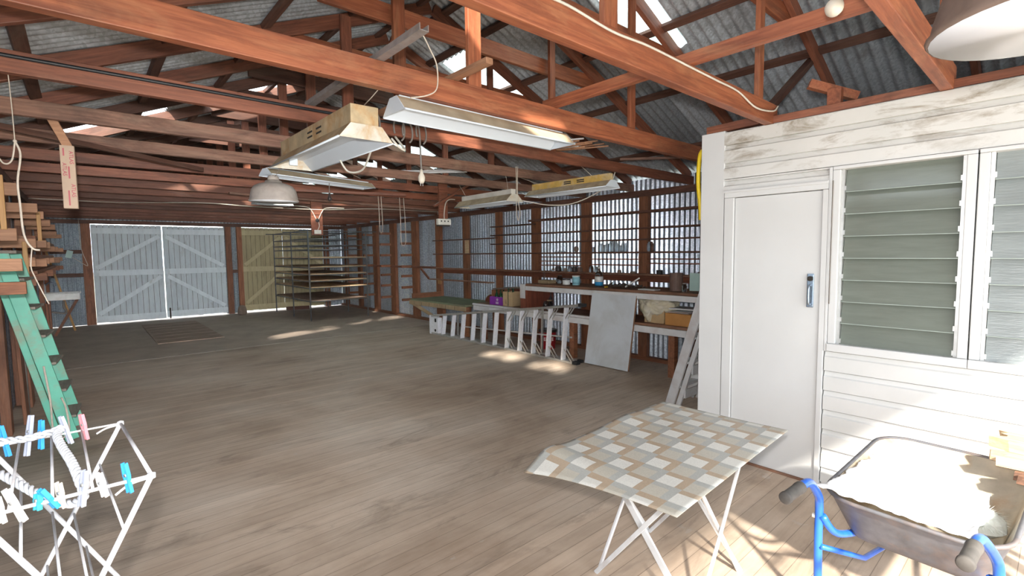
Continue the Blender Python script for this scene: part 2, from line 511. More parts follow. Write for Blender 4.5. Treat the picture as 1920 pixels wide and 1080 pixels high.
# ------------------------------------------------------------------ mesh helpers
class MB:
    def __init__(self):
        self.v, self.f = [], []

    def add(self, vs, fs):
        n = len(self.v)
        self.v += [tuple(x) for x in vs]
        self.f += [tuple(i + n for i in f) for f in fs]
        return self

    def box(self, c, s, rot=None):
        hx, hy, hz = s[0] / 2, s[1] / 2, s[2] / 2
        c = Vector(c)
        vs = []
        for x in (-hx, hx):
            for y in (-hy, hy):
                for z in (-hz, hz):
                    p = Vector((x, y, z))
                    if rot is not None:
                        p = rot @ p
                    vs.append(c + p)
        return self.add(vs, [(0, 1, 3, 2), (4, 6, 7, 5), (0, 4, 5, 1), (2, 3, 7, 6), (0, 2, 6, 4), (1, 5, 7, 3)])

    def bb(self, x0, x1, y0, y1, z0, z1):
        return self.box(((x0 + x1) / 2, (y0 + y1) / 2, (z0 + z1) / 2), (abs(x1 - x0), abs(y1 - y0), abs(z1 - z0)))

    def bar(self, p0, p1, w, h, upv=(0, 0, 1)):
        p0, p1 = Vector(p0), Vector(p1)
        d = p1 - p0
        return self.box((p0 + p1) / 2, (d.length, w, h), frame(d, upv))

    def tube(self, pts, r, n=8, cap=True):
        pts = [Vector(p) for p in pts]
        rings = []
        prev = None
        for i, p in enumerate(pts):
            d = (pts[min(i + 1, len(pts) - 1)] - pts[max(i - 1, 0)])
            if d.length < 1e-9:
                d = Vector((0, 0, 1))
            d.normalize()
            if prev is None:
                a = d.cross(Vector((0, 0, 1)))
                if a.length < 0.05:
                    a = d.cross(Vector((1, 0, 0)))
            else:
                a = prev - d * prev.dot(d)
            a.normalize()
            prev = a
            b = d.cross(a)
            rr = r[i] if isinstance(r, (list, tuple)) else r
            rings.append([p + (a * math.cos(t * 2 * PI / n) + b * math.sin(t * 2 * PI / n)) * rr for t in range(n)])
        vs = [q for ring in rings for q in ring]
        fs = []
        for i in range(len(rings) - 1):
            for t in range(n):
                fs.append((i * n + t, i * n + (t + 1) % n, (i + 1) * n + (t + 1) % n, (i + 1) * n + t))
        if cap:
            fs.append(tuple(range(n - 1, -1, -1)))
            fs.append(tuple(range((len(rings) - 1) * n, len(rings) * n)))
        return self.add(vs, fs)

    def lathe(self, c, prof, n=24, rot=None):
        c = Vector(c)
        vs, fs = [], []
        for (r, z) in prof:
            for t in range(n):
                p = Vector((r * math.cos(t * 2 * PI / n), r * math.sin(t * 2 * PI / n), z))
                if rot is not None:
                    p = rot @ p
                vs.append(c + p)
        for i in range(len(prof) - 1):
            for t in range(n):
                fs.append((i * n + t, i * n + (t + 1) % n, (i + 1) * n + (t + 1) % n, (i + 1) * n + t))
        if prof[0][0] > 1e-4:
            fs.append(tuple(range(n - 1, -1, -1)))
        if prof[-1][0] > 1e-4:
            fs.append(tuple(range((len(prof) - 1) * n, len(prof) * n)))
        return self.add(vs, fs)

    def loft(self, loops, cap0=True, cap1=True):
        n = len(loops[0])
        vs = [p for l in loops for p in l]
        fs = []
        for i in range(len(loops) - 1):
            for t in range(n):
                fs.append((i * n + t, i * n + (t + 1) % n, (i + 1) * n + (t + 1) % n, (i + 1) * n + t))
        if cap0:
            fs.append(tuple(range(n - 1, -1, -1)))
        if cap1:
            fs.append(tuple(range((len(loops) - 1) * n, len(loops) * n)))
        return self.add(vs, fs)

    def build(self, name, mat, parent=None, smooth=False, bevel=0.0, solid=0.0, mw=None):
        me = bpy.data.meshes.new(name)
        me.from_pydata(self.v, [], self.f)
        me.validate()
        bm = bmesh.new()
        bm.from_mesh(me)
        bmesh.ops.recalc_face_normals(bm, faces=bm.faces)
        bm.to_mesh(me)
        bm.free()
        if smooth:
            for p in me.polygons:
                p.use_smooth = True
        me.materials.append(MATS[mat])
        o = bpy.data.objects.new(name, me)
        col.objects.link(o)
        if parent is not None:
            o.parent = parent
        if mw is not None:
            o.matrix_world = mw
        if solid:
            s = o.modifiers.new('solid', 'SOLIDIFY')
            s.thickness = solid
            s.offset = 0
        if bevel:
            b = o.modifiers.new('bevel', 'BEVEL')
            b.width = bevel
            b.segments = 2
            b.limit_method = 'ANGLE'
            b.angle_limit = R(50)
        return o


def frame(d, upv=(0, 0, 1)):
    x = Vector(d).normalized()
    upv = Vector(upv)
    y = upv.cross(x)
    if y.length < 1e-4:
        y = Vector((0, 1, 0)).cross(x)
        if y.length < 1e-4:
            y = Vector((1, 0, 0)).cross(x)
    y.normalize()
    z = x.cross(y)
    return Matrix((x, y, z)).transposed()


def tag(o, label=None, cat=None, group=None, kind=None):
    if label:
        o['label'] = label
    if cat:
        o['category'] = cat
    if group:
        o['group'] = group
    if kind:
        o['kind'] = kind
    return o


def thing(name, label, cat, loc=(0, 0, 0), rz=0.0, group=None, mw=None):
    o = bpy.data.objects.new(name, None)
    o.empty_display_size = 0.05
    col.objects.link(o)
    if mw is not None:
        o.matrix_world = mw
    else:
        o.location = loc
        o.rotation_euler = (0, 0, rz)
    return tag(o, label, cat, group)


def timber(name, p0, p1, w, h, mat, label=None, cat=None, group=None, upv=(0, 0, 1), parent=None, bevel=0.004):
    """a straight piece of timber whose local X runs along its grain; w is across, h is towards upv"""
    p0, p1 = Vector(p0), Vector(p1)
    d = p1 - p0
    mb = MB().box((0, 0, 0), (d.length, w, h))
    mw = frame(d, upv).to_4x4()
    mw.translation = (p0 + p1) / 2
    o = mb.build(name, mat, None, bevel=bevel)
    if parent is not None:
        o.parent = parent
        o.matrix_local = mw
    else:
        o.matrix_world = mw
    if label:
        tag(o, label, cat, group)
    return o


def catenary(p0, p1, sag, n=14, jit=0.0):
    p0, p1 = Vector(p0), Vector(p1)
    out = []
    for i in range(n + 1):
        t = i / n
        p = p0.lerp(p1, t)
        p.z -= sag * 4 * t * (1 - t)
        if jit:
            p += Vector((random.uniform(-jit, jit), random.uniform(-jit, jit), random.uniform(-jit, jit)))
        out.append(p)
    return out


def smooth_path(pts, sub=6):
    pts = [Vector(p) for p in pts]
    out = []
    P = [pts[0]] + pts + [pts[-1]]
    for i in range(1, len(P) - 2):
        a, b, c, d = P[i - 1], P[i], P[i + 1], P[i + 2]
        for k in range(sub):
            t = k / sub
            out.append(0.5 * ((2 * b) + (c - a) * t + (2 * a - 5 * b + 4 * c - d) * t * t + (3 * b - a - 3 * c + d) * t ** 3))
    out.append(pts[-1])
    return out


def wire(name, pts, r, mat, label, cat='cable', group=None, sub=6, smooth=True, n=6):
    p = smooth_path(pts, sub) if smooth else pts
    o = MB().tube(p, r, n).build(name, mat, None, smooth=True)
    return tag(o, label, cat, group)


ORD = ['first', 'second', 'third', 'fourth', 'fifth', 'sixth', 'seventh', 'eighth', 'ninth', 'tenth', 'eleventh', 'twelfth',
       'thirteenth', 'fourteenth', 'fifteenth', 'sixteenth', 'seventeenth', 'eighteenth']

# ------------------------------------------------------------------ dimensions
XL, XR = -0.65, 6.40
Y0, Y1 = -1.62, 15.75
ZP = 2.45          # underside of top plate
ZB = 2.55          # underside of tie beams
XM = (XL + XR) / 2
SL = 0.43
ZE = 2.76          # roof sheet height over the wall line


def zroof(x):
    return ZE + SL * ((x - XL) if x < XM else (XR - x))


TY = [0.51, 1.48, 2.53, 3.47, 4.44, 5.38, 6.32, 7.22, 8.12, 9.0, 9.9, 10.8, 11.7, 12.6, 13.5, 14.4, 15.2]

# ------------------------------------------------------------------ structure
# floor: timber boards up to y 9.7, then an older slab-like floor
o = MB().bb(XL - 0.1, XR + 0.1, Y0 - 1.2, 9.70, -0.12, 0.0).build('floor', 'floor_boards')
tag(o, 'worn dusty timber floorboards of the near part of the shed', None, None, 'structure')
o = MB().bb(XL - 0.1, XR + 0.1, 9.70, Y1 + 0.4, -0.12, -0.012).build('floor', 'floor_slab')
tag(o, 'darker grey older floor in front of the double doors', None, None, 'structure')
o = MB().bb(-60, 60, -60, 80, -0.5, -0.3).build('ground', 'exterior_ground')
tag(o, 'bare ground outside the shed', None, None, 'structure')
o = MB().bb(XL, XR - .3, 9.69, 9.73, -0.012, 0.004).build('trim_4', 'floor_strip')
tag(o, 'pale worn strip across the floor where the boards meet the darker floor', None, None, 'structure')
# hatch planks let into the far floor
hat = thing('floor_hatch', 'brown timber trapdoor boards set in the dark floor before the white doors', 'hatch', (1.55, 13.0, 0))
for i in range(7):
    MB().bb(-0.55, 0.55, -1.7 + i * 0.485, -1.7 + i * 0.485 + 0.47, -0.010, 0.006).build('board', 'hatch_wood', hat)


def corr_pts(L, off=0.0, pitch=0.080, amp=0.0125, seg=8):
    n = max(2, int(L / pitch * seg))
    return [(i * L / n, amp * math.sin(2 * PI * (off + i * L / n) / pitch)) for i in range(n + 1)]


def corr_sheet(mb, origin, along, across, normal, L, W, rows=2, pitch=0.080, amp=0.0125):
    """corrugations repeat along `along`, sheet extends W along `across`"""
    origin, along, across, normal = map(Vector, (origin, along, across, normal))
    pts = corr_pts(L, origin.dot(along), pitch, amp)
    vs = []
    for j in range(rows):
        for (s, a) in pts:
            vs.append(origin + along * s + across * (W * j / (rows - 1)) + normal * a)
    n = len(pts)
    fs = [(j * n + i, j * n + i + 1, (j + 1) * n + i + 1, (j + 1) * n + i) for j in range(rows - 1) for i in range(n - 1)]
    mb.add(vs, fs)


def iron(name, mats, sheets, label, solid=0.0015):
    mb = MB()
    for s in sheets:
        corr_sheet(mb, *s)
    o = mb.build(name, mats, None, smooth=True)
    tag(o, label, None, None, 'structure')
    return o


iron('wall_right', 'wall_iron', [((XR + 0.012, Y0, 0), (0, 1, 0), (0, 0, 1), (1, 0, 0), Y1 - Y0, 2.72)], 'galvanised corrugated iron wall along the right side')
iron('wall_left', 'wall_iron', [((XL - 0.012, Y0, 0), (0, 1, 0), (0, 0, 1), (-1, 0, 0), Y1 - Y0, 2.72)], 'corrugated iron wall behind the lumber on the left side')
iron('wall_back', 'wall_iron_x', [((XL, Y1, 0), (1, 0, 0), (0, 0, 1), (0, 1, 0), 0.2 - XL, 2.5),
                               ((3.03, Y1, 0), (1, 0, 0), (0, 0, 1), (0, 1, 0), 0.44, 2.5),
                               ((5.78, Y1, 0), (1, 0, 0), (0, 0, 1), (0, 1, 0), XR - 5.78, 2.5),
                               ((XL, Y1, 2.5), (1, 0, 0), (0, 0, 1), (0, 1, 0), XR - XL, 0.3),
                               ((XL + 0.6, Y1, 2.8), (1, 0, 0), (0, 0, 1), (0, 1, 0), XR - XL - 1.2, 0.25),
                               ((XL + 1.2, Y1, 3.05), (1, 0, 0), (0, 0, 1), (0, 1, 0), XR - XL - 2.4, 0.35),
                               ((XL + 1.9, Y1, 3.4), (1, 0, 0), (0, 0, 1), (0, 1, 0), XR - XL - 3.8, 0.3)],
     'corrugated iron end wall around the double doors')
iron('wall_front', 'wall_iron_x', [((XL, Y0, 2.6), (1, 0, 0), (0, 0, 1), (0, -1, 0), XR - XL, 0.25),
                                ((XL + 0.2, Y0, 2.85), (1, 0, 0), (0, 0, 1), (0, -1, 0), XR - XL - 0.4, 0.35),
                                ((XL + 1.0, Y0, 3.2), (1, 0, 0), (0, 0, 1), (0, -1, 0), XR - XL - 2.0, 0.4),
                                ((XL + 2.0, Y0, 3.6), (1, 0, 0), (0, 0, 1), (0, -1, 0), XR - XL - 4.0, 0.4)],
     'corrugated iron gable added above the open front to hold back the sun')  # unseen gable, added so the sun reaches only the low cabin wall

# roof: sheets of corrugated iron with fibreglass skylight sheets and slits
SLN = math.sqrt(1 + SL * SL)
HALF = (XR - XL) / 2


def roof_patch(side, xa, xb, ya, yb):
    """sheet on one slope between horizontal positions xa..xb (xa<xb) and ya..yb"""
    if side > 0:
        p = Vector((xa, ya, zroof(xa)))
        ac = Vector((1, 0, -SL)).normalized()
        nr = Vector((SL, 0, 1)).normalized()
    else:
        p = Vector((xa, ya, zroof(xa)))
        ac = Vector((1, 0, SL)).normalized()
        nr = Vector((-SL, 0, 1)).normalized()
    return (p, Vector((0, 1, 0)), ac, nr, yb - ya, (xb - xa) * SLN, 2, 0.092, 0.0165)


XO = 0.25
sky_r = [(3.5, 4.44, 2.50, 2.96), (3.5, 4.44, 4.50, 5.26), (3.7, 5.2, 7.6, 8.4), (3.7, 5.2, 9.4, 10.2), (3.7, 5.2, 11.2, 12.0), (3.7, 5.2, 13.0, 13.8)]  # panels beyond the first pair are added to light the far end
sky_l = []
slits_l = [(-0.10, 0.86, 7.03, 7.40), (1.25, 2.30, 7.03, 7.40), (1.30, 1.58, 0.60, 2.5), (1.3, 2.4, 8.70, 8.88)]  # openings added so the sun throws patches on floor and rafters


def roof_side(side):
    holes = sky_r if side > 0 else sky_l + slits_l
    x_lo, x_hi = (XM, XR + XO) if side > 0 else (XL - XO, XM)
    cuts = sorted(set([Y0, Y1 + 0.1] + [h[2] for h in holes] + [h[3] for h in holes]))
    sheets = []
    for a, b in zip(cuts[:-1], cuts[1:]):
        mid = (a + b) / 2
        hs = sorted((h[0], h[1]) for h in holes if h[2] < mid < h[3])
        x = x_lo
        for (h0, h1) in hs:
            if h0 > x:
                sheets.append(roof_patch(side, x, h0, a, b))
            x = h1
        if x < x_hi:
            sheets.append(roof_patch(side, x, x_hi, a, b))
    return sheets


iron('ceiling', 'roof_iron', roof_side(1), 'corrugated iron right slope of the roof')
iron('ceiling', 'roof_iron', roof_side(-1), 'corrugated iron left slope of the roof')
iron('ceiling', 'skylight_fibreglass', [roof_patch(1, *h) for h in sky_r], 'clear fibreglass skylight sheets in the right roof slope, the far ones added for light')
o = MB().box((XM, (Y0 + Y1) / 2, zroof(XM) + 0.03), (0.35, Y1 - Y0, 0.01)).build('trim_1', 'roof_iron')
tag(o, 'metal ridge capping', None, None, 'structure')

# top plates
for (x, nm) in ((XR - 0.055, 'right'), (XL + 0.055, 'left')):
    timber('top_plate', (x, Y0, 2.50), (x, Y1 - 0.05, 2.50), 0.10, 0.09, 'hardwood_dark',
           'long dark timber top plate along the %s wall' % nm, 'beam')
timber('top_plate', (XL + 0.1, Y1 - 0.08, 2.50), (XR - 0.1, Y1 - 0.08, 2.50), 0.10, 0.09, 'hardwood_dark',
       'dark timber lintel plate above the far double doors', 'beam')

# ------------------------------------------------------------------ trusses
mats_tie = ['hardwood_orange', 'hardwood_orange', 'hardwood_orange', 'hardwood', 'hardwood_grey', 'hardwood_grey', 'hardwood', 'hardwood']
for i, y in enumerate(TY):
    mat = mats_tie[i] if i < len(mats_tie) else 'hardwood_far_dimmed'
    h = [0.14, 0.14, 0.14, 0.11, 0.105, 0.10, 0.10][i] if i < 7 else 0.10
    xe = 3.86 if i < 2 else XR - 0.03
    hh = h
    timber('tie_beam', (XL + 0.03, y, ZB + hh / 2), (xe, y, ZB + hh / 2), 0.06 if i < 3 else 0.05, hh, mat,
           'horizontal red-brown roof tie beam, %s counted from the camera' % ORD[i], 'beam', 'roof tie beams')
    # rafters, their top edge under the purlins
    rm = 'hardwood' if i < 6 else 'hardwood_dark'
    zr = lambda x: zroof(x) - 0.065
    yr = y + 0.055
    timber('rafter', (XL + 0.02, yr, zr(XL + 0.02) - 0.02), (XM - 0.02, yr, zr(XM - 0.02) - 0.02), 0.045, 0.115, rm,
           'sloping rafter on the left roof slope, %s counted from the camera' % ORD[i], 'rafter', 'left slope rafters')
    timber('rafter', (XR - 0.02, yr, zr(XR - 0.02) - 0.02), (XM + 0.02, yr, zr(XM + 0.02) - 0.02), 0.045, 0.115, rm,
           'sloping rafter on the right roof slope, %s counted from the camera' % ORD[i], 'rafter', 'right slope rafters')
    # collar tie
    if i > 0:
        zc = 3.50
        xa = XL + (zc - ZE + 0.12) / SL
        xb = XR - (zc - ZE + 0.12) / SL
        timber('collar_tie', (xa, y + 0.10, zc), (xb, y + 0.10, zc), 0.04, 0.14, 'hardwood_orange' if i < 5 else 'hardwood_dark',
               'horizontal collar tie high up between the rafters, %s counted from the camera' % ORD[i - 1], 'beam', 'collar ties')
    # hanging posts, nailed to the camera side of tie and rafter
    for k, x in enumerate((1.92, 3.60) if i < 9 else (1.92,)):
        if i == 0 and x > 3:
            pass
        w = 0.10 if k == 0 else 0.075
        top = zroof(x) - 0.06
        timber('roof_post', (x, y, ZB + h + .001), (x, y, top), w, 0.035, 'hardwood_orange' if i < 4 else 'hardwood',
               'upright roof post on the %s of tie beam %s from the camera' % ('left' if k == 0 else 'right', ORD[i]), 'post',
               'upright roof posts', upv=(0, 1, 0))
# purlins along the shed
for k, x in enumerate((-0.2, 0.56, 1.25, 2.0, 2.72)):
    timber('purlin', (x, Y0 + 0.05, zroof(x) - 0.042), (x, Y1 - 0.05, zroof(x) - 0.042), 0.075, 0.04, 'hardwood_dark',
           'long dusty purlin under the left roof slope, %s up from the eaves' % ORD[k], 'purlin', 'left purlins', upv=(-SL, 0, 1))
for k, x in enumerate((5.85, 4.9, 4.14, 3.4, 3.02)):
    timber('purlin', (x, Y0 + 0.05, zroof(x) - 0.042), (x, Y1 - 0.05, zroof(x) - 0.042), 0.075, 0.04, 'hardwood_dark',
           'long dusty purlin under the right roof slope, %s up from the eaves' % ORD[k], 'purlin', 'right purlins', upv=(SL, 0, 1))
# loose timbers lying on the ties
timber('binder_beam', (2.66, -0.9, ZB + 0.145 + 0.03), (2.64, 2.62, ZB + 0.145 + 0.03), 0.045, 0.07, 'hardwood_orange',
       'orange-brown beam lying along the top of the nearest tie beams', 'beam')
timber('roof_brace', (3.95, 1.55, 2.70), (5.25, 1.60, 3.50), 0.04, 0.07, 'hardwood_dark', 'dark diagonal brace rising above the cabin wall', 'brace', upv=(0, 1, 0))
timber('roof_batten', (5.95, 2.2, 2.72), (4.9, 3.6, 2.74), 0.03, 0.03, 'hardwood_grey', 'thin weathered batten lying on the beam ends by the right wall', 'batten')
timber('roof_pole', (-0.6, 4.55, 2.53), (0.95, 5.7, 2.50), 0.035, 0.04, 'hardwood_dark', 'dark pole slung diagonally under the left tie beams', 'pole')
timber('roof_pole', (1.9, 7.1, 2.53), (3.7, 6.6, 2.52), 0.04, 0.035, 'hardwood', 'reddish pole lying under the beams right of the small dome lamp', 'pole')
timber('roof_pole', (1.6, 7.8, 2.52), (5.5, 8.6, 2.52), 0.05, 0.03, 'hardwood_grey', 'long grey plank slung below the middle tie beams', 'plank')

# bundle of pale sticks on the ties at right
bs = thing('stick_bundle', 'bundle of pale thin sticks lying across the third and fourth tie beams', 'bundle', (3.6, 3.45, 2.665))
for i in range(9):
    a = random.uniform(-0.25, 0.25)
    MB().box((random.uniform(-.25, .25), random.uniform(-.12, .12), 0.01 + 0.006 * (i % 4)), (0.015, 0.75, 0.012), Matrix.Rotation(0.5 + a, 3, 'Z')).build('stick', 'lumber' if i % 3 else 'white_worn', bs)
bs = thing('stick_bundle', 'bundle of white plastic strips lying on the fifth tie beam', 'bundle', (3.3, 5.38, 2.655))
for i in range(7):
    MB().box((random.uniform(-.15, .15), 0, 0.01 + 0.006 * (i % 3)), (0.014, 0.9, 0.012), Matrix.Rotation(0.9 + random.uniform(-.2, .2), 3, 'Z')).build('stick', 'white_worn', bs)

# channels on top of the ties, upper middle
ch = thing('steel_channel', 'long grey dusty channel lying across the third and fourth tie beams', 'channel', (1.27, 2.83, 2.692))
MB().bb(-.022, .022, -.78, .78, 0, .004).build('web', 'dusty_steel', ch)
MB().bb(-.025, -.021, -.78, .78, 0, .032).build('flange', 'dusty_steel', ch)
MB().bb(.021, .025, -.78, .78, 0, .032).build('flange', 'dusty_steel', ch)
timber('timber_offcut', (1.76, 3.5, 2.71), (1.76, 2.17, 2.71), 0.05, 0.035, 'lumber', 'square length of light wood lying over the tie beams right of the grey channel', 'offcut')

# ------------------------------------------------------------------ right wall framing
sy = [2.4, 4.21, 5.33, 6.53, 7.60, 8.72, 9.81, 10.9, 12.05, 13.1, 14.2, 15.2]
sw = [0.09, 0.15, 0.17, 0.18, 0.15, 0.17, 0.20, 0.26, 0.28, 0.26, 0.2, 0.15]
for i, (y, w) in enumerate(zip(sy, sw)):
    timber('wall_stud', (XR - 0.055, y, 0.06), (XR - 0.055, y, 2.455), w, 0.08, 'stud_wood',
           'red-brown upright stud on the right wall, %s beyond the white cabin' % ORD[i], 'stud', 'right wall studs', upv=(1, 0, 0))
timber('bottom_plate', (XR - 0.055, 2.0, 0.03), (XR - 0.055, Y1 - 0.1, 0.03), 0.09, 0.06, 'stud_wood', 'timber bottom plate on the floor along the right wall', 'beam')


def batten(y0, y1, z, x=6.27, w=0.10, h=0.022, mat='hardwood_dark', label='', grp='shelf battens on the right wall'):
    return timber('shelf_batten', (x, y0, z), (x, y1, z), w, h, mat, label, 'shelf', grp)


for k, z in enumerate((2.225, 1.985, 1.82)):
    batten(2.05, 6.62, z, label='long thin wall shelf beside the cabin, %s from the top' % ORD[k], h=[0.035, 0.024, 0.022][k])
batten(2.05, 9.9, 1.628, label='long thin wall shelf at head height holding the clear jars', h=0.025)
for k, z in enumerate((2.162, 1.99, 1.815)):
    batten(6.5, 7.72, z, x=6.255, label='short wall shelf in the bay left of the long shelves, %s from the top' % ORD[k])
batten(7.6, 9.9, 1.94, label='thin wall shelf above the green workbench, uppermost')
batten(4.3, 5.25, 1.525, w=.05, h=.016, mat='hardwood', x=6.3, label='slender rail behind the blue labelled bottle, upper')
batten(4.3, 5.25, 1.435, w=.05, h=.016, mat='hardwood', x=6.3, label='slender rail behind the blue labelled bottle, lower')
for k, z in enumerate((1.56, 1.485, 1.413)):
    batten(5.42, 6.4, z, w=.05, h=.016, mat='hardwood', x=6.3, label='slender rail above the blue tin, %s from the top' % ORD[k])
for k, z in enumerate((1.53, 1.465)):
    batten(2.1, 4.12, z, w=.05, h=.016, mat='hardwood', x=6.3, label='slender rail nearest the cabin, %s from the top' % ORD[k])
timber('wall_shelf', (6.24, 2.05, 1.30), (6.24, 9.9, 1.30), 0.18, 0.025, 'bench_wood', 'deep brown wall shelf crowded with old jars', 'shelf')
timber('shelf_rail', (6.29, 2.05, 1.235), (6.29, 9.7, 1.235), 0.035, 0.085, 'hardwood', 'thick rail fixed below the jar shelf', 'rail')
timber('shelf_rail', (6.29, 9.9, 1.31), (6.29, 13.6, 1.31), 0.05, 0.05, 'hardwood', 'thin rail running on from the jar shelf toward the far rack', 'rail')
timber('wall_shelf', (6.22, 7.7, 1.04), (6.22, 10.0, 1.04), 0.14, 0.022, 'bench_wood', 'narrow wall shelf over the green workbench, lowermost', 'shelf')
timber('shelf_brace', (6.1, 9.9, 1.06), (6.1, 10.25, 1.29), 0.03, 0.05, 'hardwood', 'short diagonal brace under the left end of the jar shelf', 'brace')
timber('pale_block', (6.28, 8.62, 1.62), (6.28, 8.62, 1.92), 0.13, 0.02, 'pale_offcut', 'cream coloured block nailed to a wall stud', 'block', upv=(1, 0, 0))
timber('pale_block', (6.28, 9.72, 0.93), (6.28, 9.72, 1.03), 0.13, 0.02, 'lumber_yellow', 'small yellow wood block below the narrow shelf', 'block', upv=(1, 0, 0))

# rack arms on the far right studs
for yi, y in enumerate((11.0, 12.12, 13.17, 14.3)):
    st_ = thing('rack_bracket', 'column of short brown arms on the far right wall, %s counted from the green bench' % ORD[yi], 'rack', (XR - .09, y + .02, 0), 0, 'rack brackets on the right wall')
    for k, z in enumerate((2.19, 1.90, 1.61, 1.325, 1.085, 0.80, 0.487)):
        timber('arm', (0, 0, z), (-.31, 0, z), 0.05, 0.06, 'stud_wood', parent=st_)

# ------------------------------------------------------------------ left wall lumber racks
ly = [4.75, 6.42, 7.7, 9.2, 10.9, 12.9, 14.9]
for i, y in enumerate(ly):
    yo = .06
    st_ = thing('lumber_rack', 'timber arms on a left wall stud, %s rack from the camera' % ORD[i], 'rack', (XL + 0.045, y, 0), 0, 'lumber racks on the left wall')
    timber('stud', (0, yo, 0.0), (0, yo, 2.455), 0.15, 0.07, 'stud_wood', upv=(1, 0, 0), parent=st_)
    for k, z in enumerate((2.12, 1.80, 1.60, 1.43)):
        zz = z + random.uniform(-0.02, 0.02)
        xe = -0.30 + random.uniform(-0.03, 0.02)
        timber('arm', (-.025, -0.02, zz), (xe - XL - .045, -0.02, zz), 0.05, 0.085, 'lumber' if k < 3 else 'stud_wood', parent=st_)
rl = random.Random(5)
for k, z in enumerate((2.12, 1.80, 1.60, 1.43)):
    for j in range(3):
        ya = rl.uniform(6.5, 7.4)
        x = -0.56 + 0.085 * j
        timber('stored_plank', (x, ya, z + 0.0425 + 0.022), (x, ya + rl.uniform(4.5, 7.0), z + 0.0425 + 0.022), 0.07, 0.04, 'lumber' if j % 2 else 'stud_wood',
               'stored length of timber on the %s rack level, %s from the wall' % (ORD[k], ORD[j]), 'plank', 'planks stored on the left rack')
for k, (x, y, za, zb, w) in enumerate(((-.375, 4.692, 1.84, 2.20, .03), (-.385, 6.362, 1.44, 1.80, .035), (-.335, 7.642, 1.84, 2.16, .035))):
    timber('rack_hanger', (x, y, za), (x, y, zb), w, 0.025, 'lumber_yellow', 'yellowish upright slat nailed across the rack arms, %s counted from the left' % ORD[k], 'slat', upv=(0, 1, 0))
# planks standing against the left wall
for k, (y, w, h, lean) in enumerate(((6.9, 0.30, 2.2, 0.02), (7.65, 0.32, 2.3, 0.02), (8.7, 0.2, 2.1, .03), (9.6, 0.25, 2.2, .02), (10.4, 0.2, 1.6, .02), (11.3, 0.22, 1.5, .02), (12.4, 0.25, 1.4, .02))):
    timber('standing_plank', (XL + 0.125 + lean, y, 0.0), (XL + 0.125, y, h * 0.58), w, 0.03, 'stud_wood',
           'wide brown plank standing against the left wall, %s counted from the camera' % ORD[k], 'plank', 'planks standing at the left wall', upv=(1, 0, 0))
wire('metal_pipe', [(XL + 0.14, 7.25, 0.0), (XL + 0.13, 7.27, 1.5)], 0.015, 'cable_grey', 'thin dark metal pipe standing between the brown planks', 'pipe', smooth=False)
for k, (a, b) in enumerate((((-0.36, 9.02, 0.0), (-0.575, 8.92, 1.36)), ((-0.19, 14.75, 0.0), (-0.60, 14.6, 1.95)))):
    tag(MB().tube([a, b], 0.022, 8).build('pole', 'lumber_yellow', smooth=True), ['orange wooden pole leaning behind the green ladder', 'orange wooden pole leaning beside the white sink'][k], 'pole')

# sink on timber bracket
snk = thing('sink', 'small white trough sink on a timber bracket at the far left', 'sink', (-0.33, 14.0, 0.07))
mb = MB()
for (a, b, c, d, e, f) in ((-0.27, 0.27, -0.2, -0.18, .70, .84), (-0.27, 0.27, 0.18, 0.2, .70, .84), (-0.27, -0.25, -0.2, 0.2, .70, .84), (.25, .27, -.2, .2, .70, .84), (-.27, .27, -.2, .2, .69, .71), (-.29, .29, -.22, -.18, .82, .845), (-.29, .29, .18, .22, .82, .845)):
    mb.bb(a, b, c, d, e, f)
mb.build('basin', 'sink_white', snk, bevel=.008)
MB().bb(-.29, -.26, -.2, .2, .84, 1.02).build('splashback', 'sink_white', snk, bevel=.006)
MB().tube(smooth_path([(0, 0, .66), (0, 0, .52), (.03, 0, .46), (0, 0, .40), (-.1, 0, .42), (-.2, 0, .44)]), 0.02).build('drain_pipe', 'cable_grey', snk, smooth=True)
MB().bar((-.17, 0, -.07), (.22, 0, .69), .04, .05).build('bracket', 'stud_wood', snk)
MB().tube(smooth_path([(-.28, 0, .98), (-.2, 0, 1.06), (-.12, 0, 1.03), (-.12, 0, .98)]), .012).build('tap', 'chrome_handle', snk, smooth=True)

# ------------------------------------------------------------------ far wall posts & doors
for k, (x0, x1, mt) in enumerate(((0.02, 0.20, 'stud_wood'), (3.06, 3.20, 'stud_wood'), (3.34, 3.47, 'stud_wood'), (5.80, 5.95, 'stud_wood'))):
    timber('door_post', ((x0 + x1) / 2, Y1 - 0.1, 0), ((x0 + x1) / 2, Y1 - 0.1, 2.455), 0.09, x1 - x0, mt,
           'brown timber door post at the far end, %s counted from the left' % ORD[k], 'post', 'far door posts', upv=(1, 0, 0))
for k, z in enumerate((1.22, 1.78)):
    timber('wall_girt', (XL + 0.1, Y1 - 0.06, z), (0.02, Y1 - 0.06, z), 0.05, 0.09, 'hardwood_dark',
           'horizontal girt left of the white doors, %s' % ['lower', 'upper'][k], 'rail')
timber('wall_girt', (3.20, Y1 - 0.06, 1.2), (3.34, Y1 - 0.06, 1.2), 0.05, 0.09, 'hardwood_dark', 'short girt between the white and yellow doors', 'rail')


